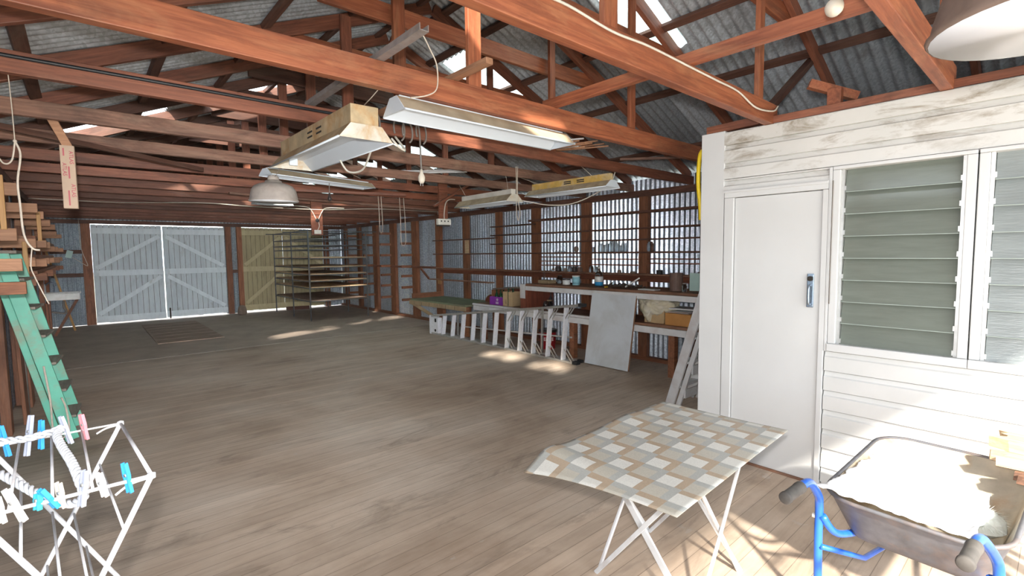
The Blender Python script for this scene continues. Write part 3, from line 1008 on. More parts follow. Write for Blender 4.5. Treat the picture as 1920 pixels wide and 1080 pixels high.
def barn_door(name, x0, x1, z0, z1, mat, brace_dir, label, y=None, midz=1.25):
    y = y if y is not None else Y1 - 0.02
    t = thing(name, label, None, ((x0 + x1) / 2, y, z0))
    t['kind'] = 'structure'
    w, h = x1 - x0, z1 - z0
    n = int(w / 0.115)
    mb = MB()
    for i in range(n):
        a = -w / 2 + w * i / n
        mb.bb(a + 0.0035, a + w / n - 0.0035, -0.011, 0.003, random.uniform(0, .015), h)
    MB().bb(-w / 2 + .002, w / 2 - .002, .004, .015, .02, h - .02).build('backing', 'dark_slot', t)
    mb.build('board_panel', mat, t, bevel=0.003)
    m0 = midz - z0
    for (za, zb) in ((0.02, 0.17), (m0 - .07, m0 + .07), (h - .22, h - .08)):
        MB().bb(-w / 2, w / 2, -0.035, -0.011, za, zb).build('rail', mat + '_trim', t, bevel=.003)
    for (za, zb) in ((0.17, m0 - .07), (m0 + .07, h - .22)):
        a = (-w / 2 + 0.06, -0.023, za + .05)
        b = (w / 2 - 0.06, -0.023, zb - .05)
        if brace_dir < 0:
            a, b = (w / 2 - 0.06, -0.023, za + .05), (-w / 2 + 0.06, -0.023, zb - .05)
        MB().bar(a, b, .024, .10, (0, 0, 1)).build('brace', mat + '_trim', t, bevel=.003)
    return t


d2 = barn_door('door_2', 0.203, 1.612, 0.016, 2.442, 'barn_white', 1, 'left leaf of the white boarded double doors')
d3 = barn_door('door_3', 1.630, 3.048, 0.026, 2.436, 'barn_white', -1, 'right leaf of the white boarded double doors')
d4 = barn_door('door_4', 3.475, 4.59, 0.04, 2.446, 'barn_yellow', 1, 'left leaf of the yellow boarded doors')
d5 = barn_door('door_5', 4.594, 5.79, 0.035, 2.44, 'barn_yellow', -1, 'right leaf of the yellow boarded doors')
MB().box((-.64, -.05, .12), (.03, .03, .28)).build('bolt', 'dark_slot', d3)
MB().bb(-.69, -.66, -.05, .02, 2.0, 2.36).build('cover_strip', 'barn_white', d3)
timber('timber_beam', (4.5, 15.3, 0.06), (5.15, 15.25, 0.05), 0.09, 0.1, 'hardwood_dark', 'dark beam offcut lying on the floor by the yellow doors', 'timber')
st = MB().lathe((3.30, 15.2, -0.01), [(0.10, 0), (.12, .06), (.11, .16), (.085, .24), (.04, .27), (0, .275)], 14)
tag(st.build('stone_block', 'mortar', smooth=True), 'rounded grey stone standing by the foot of the far door post', 'stone')

# ------------------------------------------------------------------ cabin
XC = 3.80
cab = MB()


def siding(mb, y0, y1, z0, z1, x=XC, pitch=0.136, off=0.0):
    z = off
    while z < z1:
        a, b = max(z, z0), min(z + pitch, z1)
        if b - a > 0.01:
            a += 0.004
            prof = [(x + 0.004, a), (x - 0.022, a + 0.001)]
            mid = min(z + pitch - 0.038, b)
            if mid > a:
                prof.append((x - 0.022, mid))
            if b > mid:
                prof.append((x - 0.012, min(b, mid + .008)))
                prof.append((x - 0.004, b - 0.003))
            prof.append((x + 0.004, b - .001))
            vs = []
            for (px, pz) in prof:
                vs.append((px, y0, pz))
                vs.append((px, y1, pz))
            n = len(prof)
            fs = [(2 * i, 2 * i + 1, 2 * i + 3, 2 * i + 2) for i in range(n - 1)]
            mb.add(vs, fs)
        z += pitch


siding(cab, -1.6, 1.80, 2.19, 2.55)
siding(cab, 1.08, 1.80, 2.085, 2.19)
siding(cab, -1.6, 1.075, 0.03, 0.955)
siding(cab, -1.6, -0.42, 0.955, 2.19)
cab.bb(XC + 0.004, XC + 0.02, -1.6, 1.80, 2.19, 2.55)
cab.bb(XC + 0.004, XC + 0.02, -1.6, 1.075, 0.0, 0.955)
cab.bb(XC + 0.004, XC + 0.02, -1.6, -0.42, 0.955, 2.19)
cab.bb(XC + 0.004, XC + 0.02, 1.08, 1.8, 2.085, 2.19)
o = cab.build('wall_cabin', 'siding_paint')
tag(o, 'white weatherboard cabin wall with mouldy top boards', None, None, 'structure')
o = MB().bb(XC + 0.02, XR - 0.02, 1.955, 1.975, 0.0, 2.55).build('wall_cabin_end', 'white_paint')
tag(o, 'end wall of the white cabin', None, None, 'structure')
o = MB().bb(XC, XR - 0.02, -1.62, -1.60, 0, 2.55).build('wall_cabin_front', 'white_paint')
tag(o, 'front wall of the cabin behind the camera', None, None, 'structure')
o = MB().bb(XC, XR - 0.02, -1.6, 1.97, 2.53, 2.555).build('ceiling_cabin', 'white_worn')
tag(o, 'cabin ceiling', None, None, 'structure')
o = MB().bb(XC - 0.022, XC + 0.03, 1.795, 1.985, 0.0, 2.565).build('trim_2', 'white_paint', bevel=0.006)
tag(o, 'wide white corner board of the cabin', None, None, 'structure')
timber('top_plate', (XC + 0.03, -1.6, 2.58), (XC + 0.03, 1.5, 2.58), 0.09, 0.05, 'hardwood', 'red-brown plate along the top of the cabin wall', 'beam')
timber('plate_block', (XC + 0.03, 1.55, 2.60), (XC + 0.03, 1.95, 2.59), 0.09, 0.06, 'hardwood', 'dark red timber block on the cabin corner', 'block')
stub = thing('timber_stub', 'short orange rafter offcut sticking up from the cabin plate', 'offcut', (XC + 0.03, 1.08, 2.605))
MB().box((0, 0, 0.05), (0.05, 0.08, 0.11)).build('upright', 'hardwood_orange', stub)
MB().bar((-.06, .14, .16), (.1, -.10, .05), .05, .055).build('arm', 'hardwood_orange', stub)

# cabin door
t = thing('door_1', 'plain white cabin door', None, (XC, 1.415, 0))
t['kind'] = 'structure'
MB().bb(-0.012, 0.022, -0.295, 0.295, 0.012, 2.045).build('door_leaf', 'white_paint', t, bevel=.003)
fr = MB()
fr.bb(-0.03, 0.03, 0.299, 0.372, 0, 2.048)
fr.bb(-0.03, 0.03, -0.334, -0.299, 0, 2.048)
fr.bb(-0.031, 0.03, -0.334, 0.373, 2.049, 2.10)
fr.bb(-0.042, -0.032, -0.336, 0.375, 2.085, 2.105)
fr.build('door_frame', 'white_paint', t, bevel=.004)
MB().bb(-0.035, 0.03, -0.3, 0.3, 0.0, 0.012).build('threshold', 'bench_wood', t)
h = MB().bb(-0.022, -0.012, -0.262, -0.218, 1.245, 1.48).build('lock_plate', 'chrome_handle', t, bevel=.006)
MB().tube(smooth_path([(-.022, -.24, 1.40), (-.05, -.24, 1.39), (-.055, -.24, 1.33), (-.05, -.24, 1.275), (-.022, -.24, 1.265)]), .008).build('pull_handle', 'chrome_handle', h, smooth=True)
MB().lathe((-.028, -.24, 1.445), [(.0, -.008), (.017, -.008), (.017, .006), (.0, .008)], 14, Matrix.Rotation(PI / 2, 3, 'Y')).build('keyhole', 'dark_slot', h)


def louvre(name, ya, yb, z0, z1, nb, mat, label):
    w = yb - ya
    t = thing(name, label, None, (XC, (ya + yb) / 2, z0))
    t['kind'] = 'structure'
    H = z1 - z0
    f = MB()
    f.bb(-0.03, 0.05, w / 2, w / 2 + 0.045, 0.001, H - .001)
    f.bb(-0.03, 0.05, -w / 2 - 0.045, -w / 2, 0.001, H - .001)
    f.bb(-0.031, 0.05, -w / 2 - 0.045, w / 2 + 0.045, H, H + 0.022)
    f.bb(-0.04, 0.05, -w / 2 - 0.047, w / 2 + 0.047, -0.052, 0.0)
    f.build('window_frame', 'white_paint', t, bevel=.004)
    s = MB()
    s.bb(0.0, 0.04, w / 2 - 0.018, w / 2 - 0.001, 0, H)
    s.bb(0.0, 0.04, -w / 2 + 0.001, -w / 2 + 0.018, 0, H)
    s.build('louvre_channel', 'aluminium', t)
    p = H / nb
    for i in range(nb):
        zc = p * (i + 0.5)
        MB().box((0.022, 0, zc), (0.005, w - 0.04, p * 1.1), Matrix.Rotation(R(15), 3, 'Y')).build('louvre_blade', mat, t, bevel=.001)
        MB().box((0.022 - .145 * p * 1.1, 0, zc - p * .53), (0.006, w - 0.04, .004)).build('blade_edge', 'louvre_edge', t)
        c = MB()
        for s_ in (-1, 1):
            c.box((0.01, s_ * (w / 2 - 0.022), zc - p * .35), (0.02, 0.008, 0.03))
        c.build('blade_clip', 'aluminium', t)
    return t


louvre('window_1', 0.405, 1.015, 1.01, 2.17, 8, 'louvre_glass', 'white framed louvre window with grey-green glass beside the door')
louvre('window_2', -0.34, 0.309, 1.01, 2.17, 8, 'reeded_glass', 'second louvre window with reeded glass at the right edge')
o = MB().bb(XC - 0.032, XC + 0.02, 1.062, 1.08, 0.955, 2.19).build('trim_3', 'white_paint', bevel=.003)
tag(o, 'white strip between door and window', None, None, 'structure')
timber('window_blind_rod', (XC - 0.045, 1.052, 1.28), (XC - 0.045, 1.052, 2.1), 0.008, 0.008, 'cable_grey', 'thin dark rod hanging beside the nearer louvre window', 'rod', upv=(1, 0, 0))

# yellow hose on the corner
wire('yellow_hose', [(3.86, 2.02, 2.46), (3.835, 2.03, 2.40), (3.83, 2.035, 2.2), (3.86, 2.03, 2.0), (3.87, 2.03, 1.90)], 0.017, 'yellow_hose', 'yellow hose hanging on the cabin corner', 'hose')


# ------------------------------------------------------------------ workbench with two levels
wb = thing('workbench', 'long two-level workbench with brown top and white painted edge on the right wall', 'workbench', (6.0, 4.1, 0))
MB().bb(-0.36, 0.34, -2.1, 1.98, 1.08, 1.118).build('worktop', 'bench_wood', wb, bevel=.005)
MB().bb(-0.372, -0.345, -1.55, 1.97, 1.005, 1.078).build('front_rail', 'white_worn', wb, bevel=.003)
tag(MB().bb(-0.374, -0.346, -2.1, -1.55, 1.005, 1.078).build('front_rail', 'teal_paint', wb, bevel=.003), 'teal painted end of the front rail')
MB().bb(-0.36, 0.30, 1.96, 1.985, 0.69, 1.08).build('end_panel', 'rusty_panel', wb)
tag(MB().bb(-0.34, -0.30, 1.99, 2.14, 0.86, 1.10).build('end_board', 'white_worn', wb, bevel=.003), 'white end board')
MB().bb(-0.34, -0.27, 1.93, 1.985, 0.69, 1.07).build('leg', 'rusty_panel', wb)
MB().bb(-0.33, -0.30, 1.99, 2.14, 0.69, 0.855).build('end_board', 'rusty_panel', wb)
MB().bb(-0.2, 0.2, 1.35, 1.93, 0.98, 1.0).build('drawer_base', 'rusty_panel', wb)
MB().bb(-0.36, 0.34, -2.1, 3.45, 0.645, 0.68).build('lower_shelf', 'bench_wood', wb, bevel=.004)
MB().bb(-0.372, -0.345, -2.1, 3.45, 0.555, 0.642).build('lower_rail', 'white_worn', wb, bevel=.003)
MB().bb(-0.38, -0.34, 0.3, 3.47, 0.650, 0.684).build('edge_strip', 'white_worn', wb, bevel=.003)
for y in (-0.76, 0.95, 3.2):
    MB().bb(-0.345, -0.255, y - 0.045, y + 0.045, 0.0, 0.645).build('leg', 'stud_wood', wb, bevel=.003)
MB().bb(0.2, 0.28, 0.9, 1.0, 0, .645).build('leg', 'stud_wood', wb)
MB().bb(0.2, 0.28, -.8, -.7, 0, .645).build('leg', 'stud_wood', wb)

gb = thing('side_bench', 'lower bench with faded green top and rough front rail left of the white workbench', 'workbench', (5.95, 8.5, 0))
MB().bb(-0.50, 0.38, -0.93, 1.15, 0.615, 0.65).build('worktop', 'felt_green', gb, bevel=.004)
MB().bb(-0.515, -0.475, -0.93, 1.17, 0.53, 0.618).build('front_rail', 'bench_front', gb, bevel=.003)
MB().bar((-.46, 1.12, .55), (0.30, 1.0, 0.02), .05, .07).build('brace', 'bench_front', gb)
MB().bb(-0.45, 0.32, 1.13, 1.16, 0.60, 0.76).build('end_board', 'stud_wood', gb)
MB().bb(-0.46, -0.38, -0.90, -0.82, 0, 0.60).build('leg', 'stud_wood', gb)
MB().bb(0.26, 0.34, -0.90, -0.82, 0, 0.60).build('leg', 'stud_wood', gb)
MB().bb(0.26, 0.34, 1.0, 1.08, 0, 0.60).build('leg', 'stud_wood', gb)
for i in range(6):
    MB().bb(-.519, -.514, -0.6 + i * .31, -0.6 + i * .31 + .004, .535, .61).build('joint', 'dark_slot', gb)
# curved upstand board
mb = MB()
pr_ = [(0, 0), (0.43, 0), (0.43, .17), (.15, .15), (.06, .11), (.01, .05)]
mb.loft([[(5.98, 7.62 - a, .681 + b) for a, b in pr_], [(6.0, 7.62 - a, .681 + b) for a, b in pr_]])
tag(mb.build('upstand_board', 'rusty_panel'), 'low reddish board with a rounded end standing on the bench shelf', 'board')
# open box shelf
ob = thing('open_box', 'open reddish wooden box with dusty loose lid on the bench shelf', 'box', (6.0, 6.65, 0.681))
MB().bb(-.22, .25, .50, .525, 0, .27).build('side_panel', 'stud_wood', ob)
MB().bb(.26, .28, -.3, .52, 0, .27).build('back_panel', 'rusty_panel', ob)
MB().bar((.0, .55, .285), (.08, -.36, .335), .36, .018).build('lid', 'mortar', ob)

# ------------------------------------------------------------------ bench goods


def bottle(name, c, h, r, mat, label, cap='label_white', lab=None, labm='label_white', parts=True, group=None):
    t = thing(name, label, 'bottle', c, 0, group)
    MB().lathe((0, 0, 0), [(r * .9, 0), (r, .01), (r, h * .55), (r * .8, h * .68), (r * .32, h * .82), (r * .3, h * .93), (r * .3, h * .95)], 18).build('body', mat, t, smooth=True)
    MB().lathe((0, 0, h * .93), [(r * .36, 0), (r * .36, h * .07), (0, h * .07)], 12).build('cap', cap, t, smooth=True)
    if lab:
        for (m, a, b) in lab:
            MB().lathe((0, 0, 0), [(r * 1.02, h * a), (r * 1.02, h * b)], 18).build('label', m, t, smooth=True)
    return t


def jar(c, h, r, mat, label, group=None, lidm=None, lab=None):
    t = thing('jar', label, 'jar', c, 0, group)
    MB().lathe((0, 0, 0), [(r * .92, 0), (r, .008), (r, h * .72), (r * .75, h * .86), (r * .75, h)], 16).build('body', mat, t, smooth=True)
    if lidm:
        MB().lathe((0, 0, h * .97), [(r * .82, 0), (r * .82, h * .12), (0, h * .13)], 16).build('lid', lidm, t, smooth=True)
    if lab:
        MB().lathe((0, 0, 0), [(r * 1.03, h * .15), (r * 1.03, h * .65)], 16).build('label', lab, t, smooth=True)
    return t


def can(name, c, h, r, mat, label, cat, lab=None, lidm=None):
    t = thing(name, label, cat, c)
    MB().lathe((0, 0, 0), [(r, 0), (r, h), (r * .9, h - .004), (0, h - .004)], 20).build('body', mat, t, smooth=False)
    if lab:
        MB().lathe((0, 0, 0), [(r * 1.02, h * .12), (r * 1.02, h * .8)], 20).build('label', lab, t, smooth=True)
    if lidm:
        MB().lathe((0, 0, h), [(r * 1.05, -.012), (r * 1.05, .006), (0, .008)], 20).build('lid', lidm, t)
    return t


WT = 1.119
bottle('bottle', (5.86, 4.68, WT), 0.30, 0.062, 'clear_plastic', 'tall clear plastic bottle with white and blue label on the workbench', 'peg_cream',
       [('label_white', .24, .50), ('label_blue', .06, .24)])
can('paint_tin', (5.90, 5.17, WT), 0.145, 0.06, 'label_cyan', 'small cyan and white tin on the workbench top', 'tin', 'label_cyan', 'label_white')
can('plastic_tub', (5.9, 5.38, WT), 0.085, 0.062, 'label_white', 'squat white tub with dark lid on the workbench', 'tub', None, 'dark_jar')
jar((5.98, 5.60, WT), 0.13, 0.045, 'clear_glass', 'dusty clear glass jar left of the white tub', lidm='dark_clutter')
jar((5.98, 5.24, WT), 0.11, 0.035, 'dark_jar', 'dark brown little jar between the white tub and the blue tin')
can('pipe_section', (5.88, 3.41, WT), 0.235, 0.085, 'pipe_brown', 'large dull brown pipe section standing on the bench', 'pipe')
jar((5.78, 3.235, WT), 0.105, 0.03, 'clear_glass', 'little shiny glass jar right of the brown pipe section', lidm='aluminium')
o = MB().bb(5.95, 5.965, 3.06, 3.26, WT + 0.004, WT + 0.235).build('pale_green_sheet', 'pale_green_card')
tag(o, 'pale green rectangular sheet standing on the bench next to the cabin', 'sheet')
o = MB().bb(5.70, 5.84, 3.62, 3.88, WT, WT + 0.012).build('white_tile', 'label_white')
tag(o, 'thin white strip of board lying flat on the bench edge', 'board')
o = MB().bb(5.84, 6.02, 5.72, 5.98, WT, WT + 0.055).build('wood_block', 'bench_front', bevel=.006)
tag(o, 'low brown wooden block on the left end of the workbench', 'block')
can('glass_tube', (5.93, 5.92, WT + 0.056), 0.33, 0.02, 'clear_glass', 'slim pale glass tube standing on the brown block', 'tube')
bs = random.Random(3)
for i, (y, w) in enumerate(((4.42, .16), (4.28, .2), (4.12, .18), (3.98, .14), (4.2, .12))):
    mb = MB()
    for k in range(4):
        a = Vector((5.86 + bs.uniform(-.08, .1), y + bs.uniform(-.08, .08), WT + .012 + .01 * k))
        d = Vector((bs.uniform(-.1, .1), bs.uniform(-.12, .12), bs.uniform(0, .03)))
        mb.tube([a, a + d], .011, 6)
    o = mb.build('hand_tool', 'dark_clutter', smooth=True)
    tag(o, 'dark greasy hand tool in the clutter on the bench, %s from the blue labelled bottle' % ORD[i], 'tool', 'tools on the bench')
o = MB().bar((5.80, 4.16, WT + .02), (5.90, 3.99, WT + .15), .03, .02).build('putty_knife', 'label_white', bevel=.003)
tag(o, 'white handled scraper propped up in the tool clutter', 'tool')
o = MB().box((5.75, 4.46, WT + .01), (.05, .03, .02)).build('yellow_wedge', 'label_yellow', bevel=.004)
tag(o, 'tiny yellow plastic wedge by the tools on the bench edge', 'wedge')

# jars on the deep shelf and the head height shelf
SH = 1.3135
shelf_items = [(5.95, .05, .028, 'clear_glass'), (5.83, .09, .055, 'dark_jar'), (5.66, .06, .03, 'mortar'), (5.56, .10, .035, 'clear_glass'), (5.46, .09, .045, 'dark_jar'), (5.34, .08, .045, 'pipe_brown'),
               (5.10, .10, .04, 'clear_glass'), (4.98, .09, .035, 'clear_glass'), (4.55, .05, .03, 'mortar'), (4.30, .03, .045, 'mortar')]
for i, (y, h, r, m) in enumerate(shelf_items):
    jar((6.19, y, SH), h, r, m, 'small dusty jar on the deep wall shelf, %s counted from the left' % ORD[i], 'jars on the deep wall shelf')
can('switch_box', (6.2, 3.86, SH), .06, .045, 'black_rubber', 'small black ball shaped thing on the deep shelf', 'object')
can('candle', (6.19, 3.14, SH), .10, .022, 'label_white', 'stubby white candle on the deep shelf', 'candle')
can('white_dish', (6.19, 3.23, SH), .045, .04, 'mortar', 'small pale cup beside the white candle', 'cup')
can('dark_tin', (6.2, 2.93, SH), .09, .055, 'dark_jar', 'dark tin right of the candle on the deep shelf', 'tin')
can('dark_tin', (6.2, 2.75, SH), .09, .055, 'pipe_brown', 'brown tin at the cabin end of the deep shelf', 'tin')
for i, (y, h, r) in enumerate(((5.12, .08, .025), (4.97, .13, .045), (4.88, .11, .035), (4.80, .13, .045), (4.70, .17, .05), (4.62, .10, .035), (4.53, .13, .045))):
    jar((6.27, y, 1.642), h, r, 'clear_glass', 'clear glass jar in the row on the head height shelf, %s from the left' % ORD[i], 'clear jars on the head height shelf')
jar((6.27, 4.06, 1.642), .14, .05, 'clear_glass', 'single clear glass jar standing apart on the head height shelf near the cabin')
o = MB().lathe((6.27, 5.49, 1.69), [(.048, -.01), (.048, .01), (.04, .012), (0, .012)], 18, Matrix.Rotation(PI / 2, 3, 'Y')).build('round_lid', 'mortar', smooth=False)
tag(o, 'round grey lid standing on edge on the head height shelf', 'lid')
can('glass_dish', (6.27, 5.86, 1.642), .02, .09, 'clear_glass', 'shallow glass dish on the head height shelf', 'dish')

# lower shelf goods
LS = 0.6845
jar((5.86, 5.72, LS), .15, .055, 'clear_glass', 'stout glass jar with yellowish lid on the lower shelf', lidm='bench_front')
jar((5.95, 5.90, LS), .12, .05, 'dark_jar', 'dark jar on the lower shelf beside the stout glass jar')
bottle('bottle', (6.05, 5.88, LS), .26, .035, 'dark_jar', 'slim dark bottle on the lower shelf behind the dark jar', 'dark_jar')
# purple bottle carton
pc = thing('drinks_carton', 'purple cardboard bottle carton on the lower shelf', 'box', (5.80, 6.95, LS), 0.1)
w, l, h = .2, .34, .15
for (a, b, c, d, z) in ((-w / 2, -w / 2 + .004, -l / 2, l / 2, h), (w / 2 - .004, w / 2, -l / 2, l / 2, h), (-w / 2, w / 2, -l / 2, -l / 2 + .004, h), (-w / 2, w / 2, l / 2 - .004, l / 2, h)):
    MB().bb(a, b, c, d, 0, z).build('side', 'purple_card', pc)
MB().bb(-w / 2, w / 2, -l / 2, l / 2, 0, .004).build('base', 'purple_card', pc)
MB().bb(-.103, -.1005, -.06, .01, .02, .06).build('label', 'lilac_card', pc)
MB().lathe((-.102, -.03, .10), [(.0, -.001), (.025, -.001), (.025, .001), (0, .001)], 14, Matrix.Rotation(PI / 2, 3, 'Y')).build('emblem', 'lilac_card', pc)
MB().bb(-.07, .07, -.173, -.171, .05, .13).build('label', 'lilac_card', pc)
for i, (x, y) in enumerate(((5.79, 7.03), (5.84, 6.97), (5.82, 6.87))):
    bottle('wine_bottle', (x, y, LS + .005), .27, .037, 'bottle_green', 'dark green glass bottle in the purple carton, %s from the left' % ORD[i], 'bottle_green')
cc = thing('cardboard_carton', 'tan cardboard bottle carton right of the purple one', 'box', (5.80, 6.62, LS), 0.05)
w, l, h = .2, .25, .26
for (a, b, c, d, z) in ((-w / 2, -w / 2 + .004, -l / 2, -.02, h), (-w / 2, -w / 2 + .004, .0, l / 2, h), (w / 2 - .004, w / 2, -l / 2, l / 2, h), (-w / 2, w / 2, -l / 2, -l / 2 + .004, h), (-w / 2, w / 2, l / 2 - .004, l / 2, h)):
    MB().bb(a, b, c, d, 0, z).build('side', 'cardboard', cc)
MB().bb(-w / 2, w / 2, -l / 2, l / 2, 0, .004).build('base', 'cardboard', cc)
MB().bb(-.1035, -.1005, .03, .06, .04, .12).build('hand_hole', 'bench_front', cc)
for i, (x, y) in enumerate(((5.78, 6.68), (5.83, 6.62), (5.79, 6.56))):
    bottle('wine_bottle', (x, y, LS + .005), .31, .037, 'bottle_green', 'green glass bottle in the tan cardboard carton, %s from the left' % ORD[i], 'bottle_green')

# boxes and the cream cloth
tag(MB().bb(5.74, 5.98, 3.50, 3.80, LS - .003, LS + .20).build('cardboard_box', 'cardboard', bevel=.004), 'tan cardboard box under the cream cloth', 'box')
ob2 = thing('orange_box', 'orange-brown cardboard box with papers on the lower bench shelf', 'box', (5.85, 3.29, LS - .003))
MB().bb(-.15, .15, -.19, .17, 0, .155).build('body', 'cardboard_orange', ob2, bevel=.004)
for i in range(4):
    tag(MB().box((5.85 + .01 * i, 3.28 + .012 * i, LS + .156 + .006 * i), (.26, .30, .004), Matrix.Rotation(.1 * i - .12, 3, 'Z')).build('loose_board', ['bench_wood', 'label_white', 'bench_wood', 'label_white'][i]),
        'thin sheet lying on the orange box, %s from the bottom' % ORD[i], 'sheet', 'sheets on the orange box')
tag(MB().box((5.86, 3.24, LS + .215), (.30, .36, .015), Matrix.Rotation(.12, 3, 'Z')).build('shelf_board', 'white_worn', bevel=.002), 'whitish board lying on top of the orange box', 'board')
bm = bmesh.new()
bmesh.ops.create_icosphere(bm, subdivisions=5, radius=1.0)
for v in bm.verts:
    p = v.co.copy()
    q = Vector((p.x * .17, p.y * .26, p.z * .15))
    n_ = noise.noise(p * 1.7) * .045 + abs(noise.noise(p * 4.1)) * .05 + noise.noise(p * 9) * .012
    q += p.normalized() * n_
    if p.z < -0.1 and p.y > 0.1:
        q.z *= 1.6
    v.co = q + Vector((5.86, 3.66, LS + .235))
me = bpy.data.meshes.new('cloth')
bm.to_mesh(me)
bm.free()
for p in me.polygons:
    p.use_smooth = True
me.materials.append(MATS['cloth_cream'])
o = bpy.data.objects.new('crumpled_cloth', me)
col.objects.link(o)
tag(o, 'crumpled cream and white cloth draped over the cardboard box', 'cloth')

# leaning board
lb = thing('leaning_board', 'large pale grey-white board leaning on the workbench', 'board')
a0, a1 = Vector((5.50, 4.66, 0.012)), Vector((5.50, 3.90, 0.012))
top = Vector((0.115, -0.05, 1.03))
nrm = (a1 - a0).cross(top).normalized() * -0.035
vs = [a0, a1, a1 + top, a0 + top]
mb = MB().add([*vs, *[v + nrm * .15 for v in vs]], [(0, 1, 2, 3), (4, 7, 6, 5), (0, 4, 5, 1), (1, 5, 6, 2), (2, 6, 7, 3), (3, 7, 4, 0)])
mb.build('face', 'board_white', lb)
mb = MB().add([*[v + nrm * .151 for v in vs], *[v + nrm for v in vs]], [(0, 1, 2, 3), (4, 7, 6, 5), (0, 4, 5, 1), (1, 5, 6, 2), (2, 6, 7, 3), (3, 7, 4, 0)])
mb.build('core', 'lumber', lb)

# ------------------------------------------------------------------ aluminium stepladder on its side
al = thing('aluminium_stepladder', 'silver aluminium stepladder folded and lying on its side on the floor', 'ladder')
yN, yW = 8.62, 4.72
xf, xb_ = 5.36, 5.50


def zt(y):
    return 0.37 + (0.88 - 0.37) * (yN - y) / (yN - 4.6)


MB().bar((xf, yN, .018), (xf, 4.74, .018), .085, .035).build('front_rail', 'aluminium', al, bevel=.004)
MB().bar((xf, yN, zt(yN)), (xf, 4.60, zt(4.60)), .085, .035).build('front_rail', 'aluminium', al, bevel=.004)
MB().bar((xb_, yN - .3, .018), (xb_, 4.76, .018), .04, .028).build('rear_rail', 'aluminium', al)
MB().bar((xb_, yN - .3, zt(yN - .3)), (xb_, 4.74, zt(4.74)), .04, .028).build('rear_rail', 'aluminium', al)
for i in range(11):
    y = 8.18 - i * 0.325
    b = MB().bar((xf + .0, y + .03, .03), (xf + .0, y - .045, zt(y) - .015), .085, .03, (0, 1, 0))
    s = b.build('step', 'aluminium_step', al, bevel=.004)
    if i > 5:
        for (za, zb, ya) in ((.03, .22, -.13), (.03, .22, -.10),):
            pass
        MB().bar((xf - .03, y - .02, .20), (xf - .03, y - .16, .03), .006, .018).build('step_brace', 'aluminium', al)
        MB().bar((xf + .03, y - .02, .20), (xf + .03, y - .16, .03), .006, .018).build('step_brace', 'aluminium', al)
        z_ = zt(y)
        MB().bar((xf - .03, y - .04, z_ - .18), (xf - .03, y - .17, z_ - .005), .006, .018).build('step_brace', 'aluminium', al)
        MB().bar((xf + .03, y - .04, z_ - .18), (xf + .03, y - .17, z_ - .005), .006, .018).build('step_brace', 'aluminium', al)
MB().bb(xf - .05, xb_ + .02, yN - .04, yN + .02, .0, zt(yN) + .015).build('top_cap', 'aluminium_step', al, bevel=.004)
cap = MB().bb(xf - .048, xf + .05, yN - .30, yN - .03, .04, zt(yN) - .02).build('top_platform', 'aluminium_step', al, bevel=.004)
MB().lathe((xf - .05, yN - .2, .09), [(0, -.002), (.028, -.002), (.028, .002), (0, .002)], 14, Matrix.Rotation(PI / 2, 3, 'Y')).build('plug', 'black_rubber', cap)
MB().bb(xf - .051, xf - .048, yN - .24, yN - .18, .26, .33).build('sticker', 'black_rubber', cap)
for i, y in enumerate((7.9, 7.15, 6.35, 5.55)):
    MB().bar((xb_, y, .02), (xb_, y - .02, zt(y)), .03, .03, (0, 1, 0)).build('rear_crossbar', 'aluminium', al)
MB().bar((xb_ - .06, 7.6, .24), (xb_ - .06, 4.85, .37), .012, .022).build('spreader', 'aluminium', al)
for (x, y, z) in ((xf, 4.70, .0225), (xb_, 4.74, .0225), (xf, 4.58, zt(4.58)), (xb_, 4.72, zt(4.72))):
    MB().box((x, y, z), (.09 if x == xf else .05, .09, .045)).build('rubber_foot', 'black_rubber', al, bevel=.005)

# ------------------------------------------------------------------ red bucket with lettering


def text_mesh(name, body, size, mat, mw, parent=None, extrude=0.0008, bold=0.0):
    cu = bpy.data.curves.new(name, 'FONT')
    cu.body = body
    cu.size = size
    cu.extrude = extrude
    cu.offset = bold
    cu.align_x = 'CENTER'
    cu.align_y = 'CENTER'
    tmp = bpy.data.objects.new('tmp_text', cu)
    col.objects.link(tmp)
    dg = bpy.context.evaluated_depsgraph_get()
    dg.update()
    me = bpy.data.meshes.new_from_object(tmp.evaluated_get(dg))
    me.name = name
    bpy.data.objects.remove(tmp)
    me.materials.clear()
    me.materials.append(MATS[mat])
    o = bpy.data.objects.new(name, me)
    col.objects.link(o)
    if parent is not None:
        o.parent = parent
        o.matrix_local = mw
    else:
        o.matrix_world = mw
    return o


bk = thing('bucket', 'red plastic pail with white lettering patch behind the aluminium stepladder', 'bucket', (5.95, 5.86, 0.0))
MB().lathe((0, 0, 0), [(.125, 0), (.15, .30), (.155, .30), (.155, .315), (.145, .315), (.12, .012), (0, .012)], 28).build('body', 'red_plastic', bk, smooth=True)
MB().lathe((0, 0, .30), [(.16, -.012), (.162, .02), (.15, .03), (0, .03)], 28).build('lid', 'dark_jar', bk, smooth=False)
fdir = Vector((-.62, -.78, 0)).normalized()
X_ = Vector((.78, -.62, 0))


def on_bucket(u, z):
    r = .127 + .025 * z / .3
    a = math.atan2(fdir.y, fdir.x) + u / r
    return Vector((math.cos(a) * r, math.sin(a) * r, z))


def patch(u0, u1, z0, z1, mat, nm, lift=.003):
    mb = MB()
    n = 8
    vs, fs = [], []
    for i in range(n + 1):
        u = u0 + (u1 - u0) * i / n
        for z in (z0, z1):
            p = on_bucket(u, z)
            p += Vector((p.x, p.y, 0)).normalized() * lift
            vs.append(p)
    for i in range(n):
        fs.append((2 * i, 2 * i + 2, 2 * i + 3, 2 * i + 1))
    mb.add(vs, fs)
    return mb.build(nm, mat, bk, smooth=True)


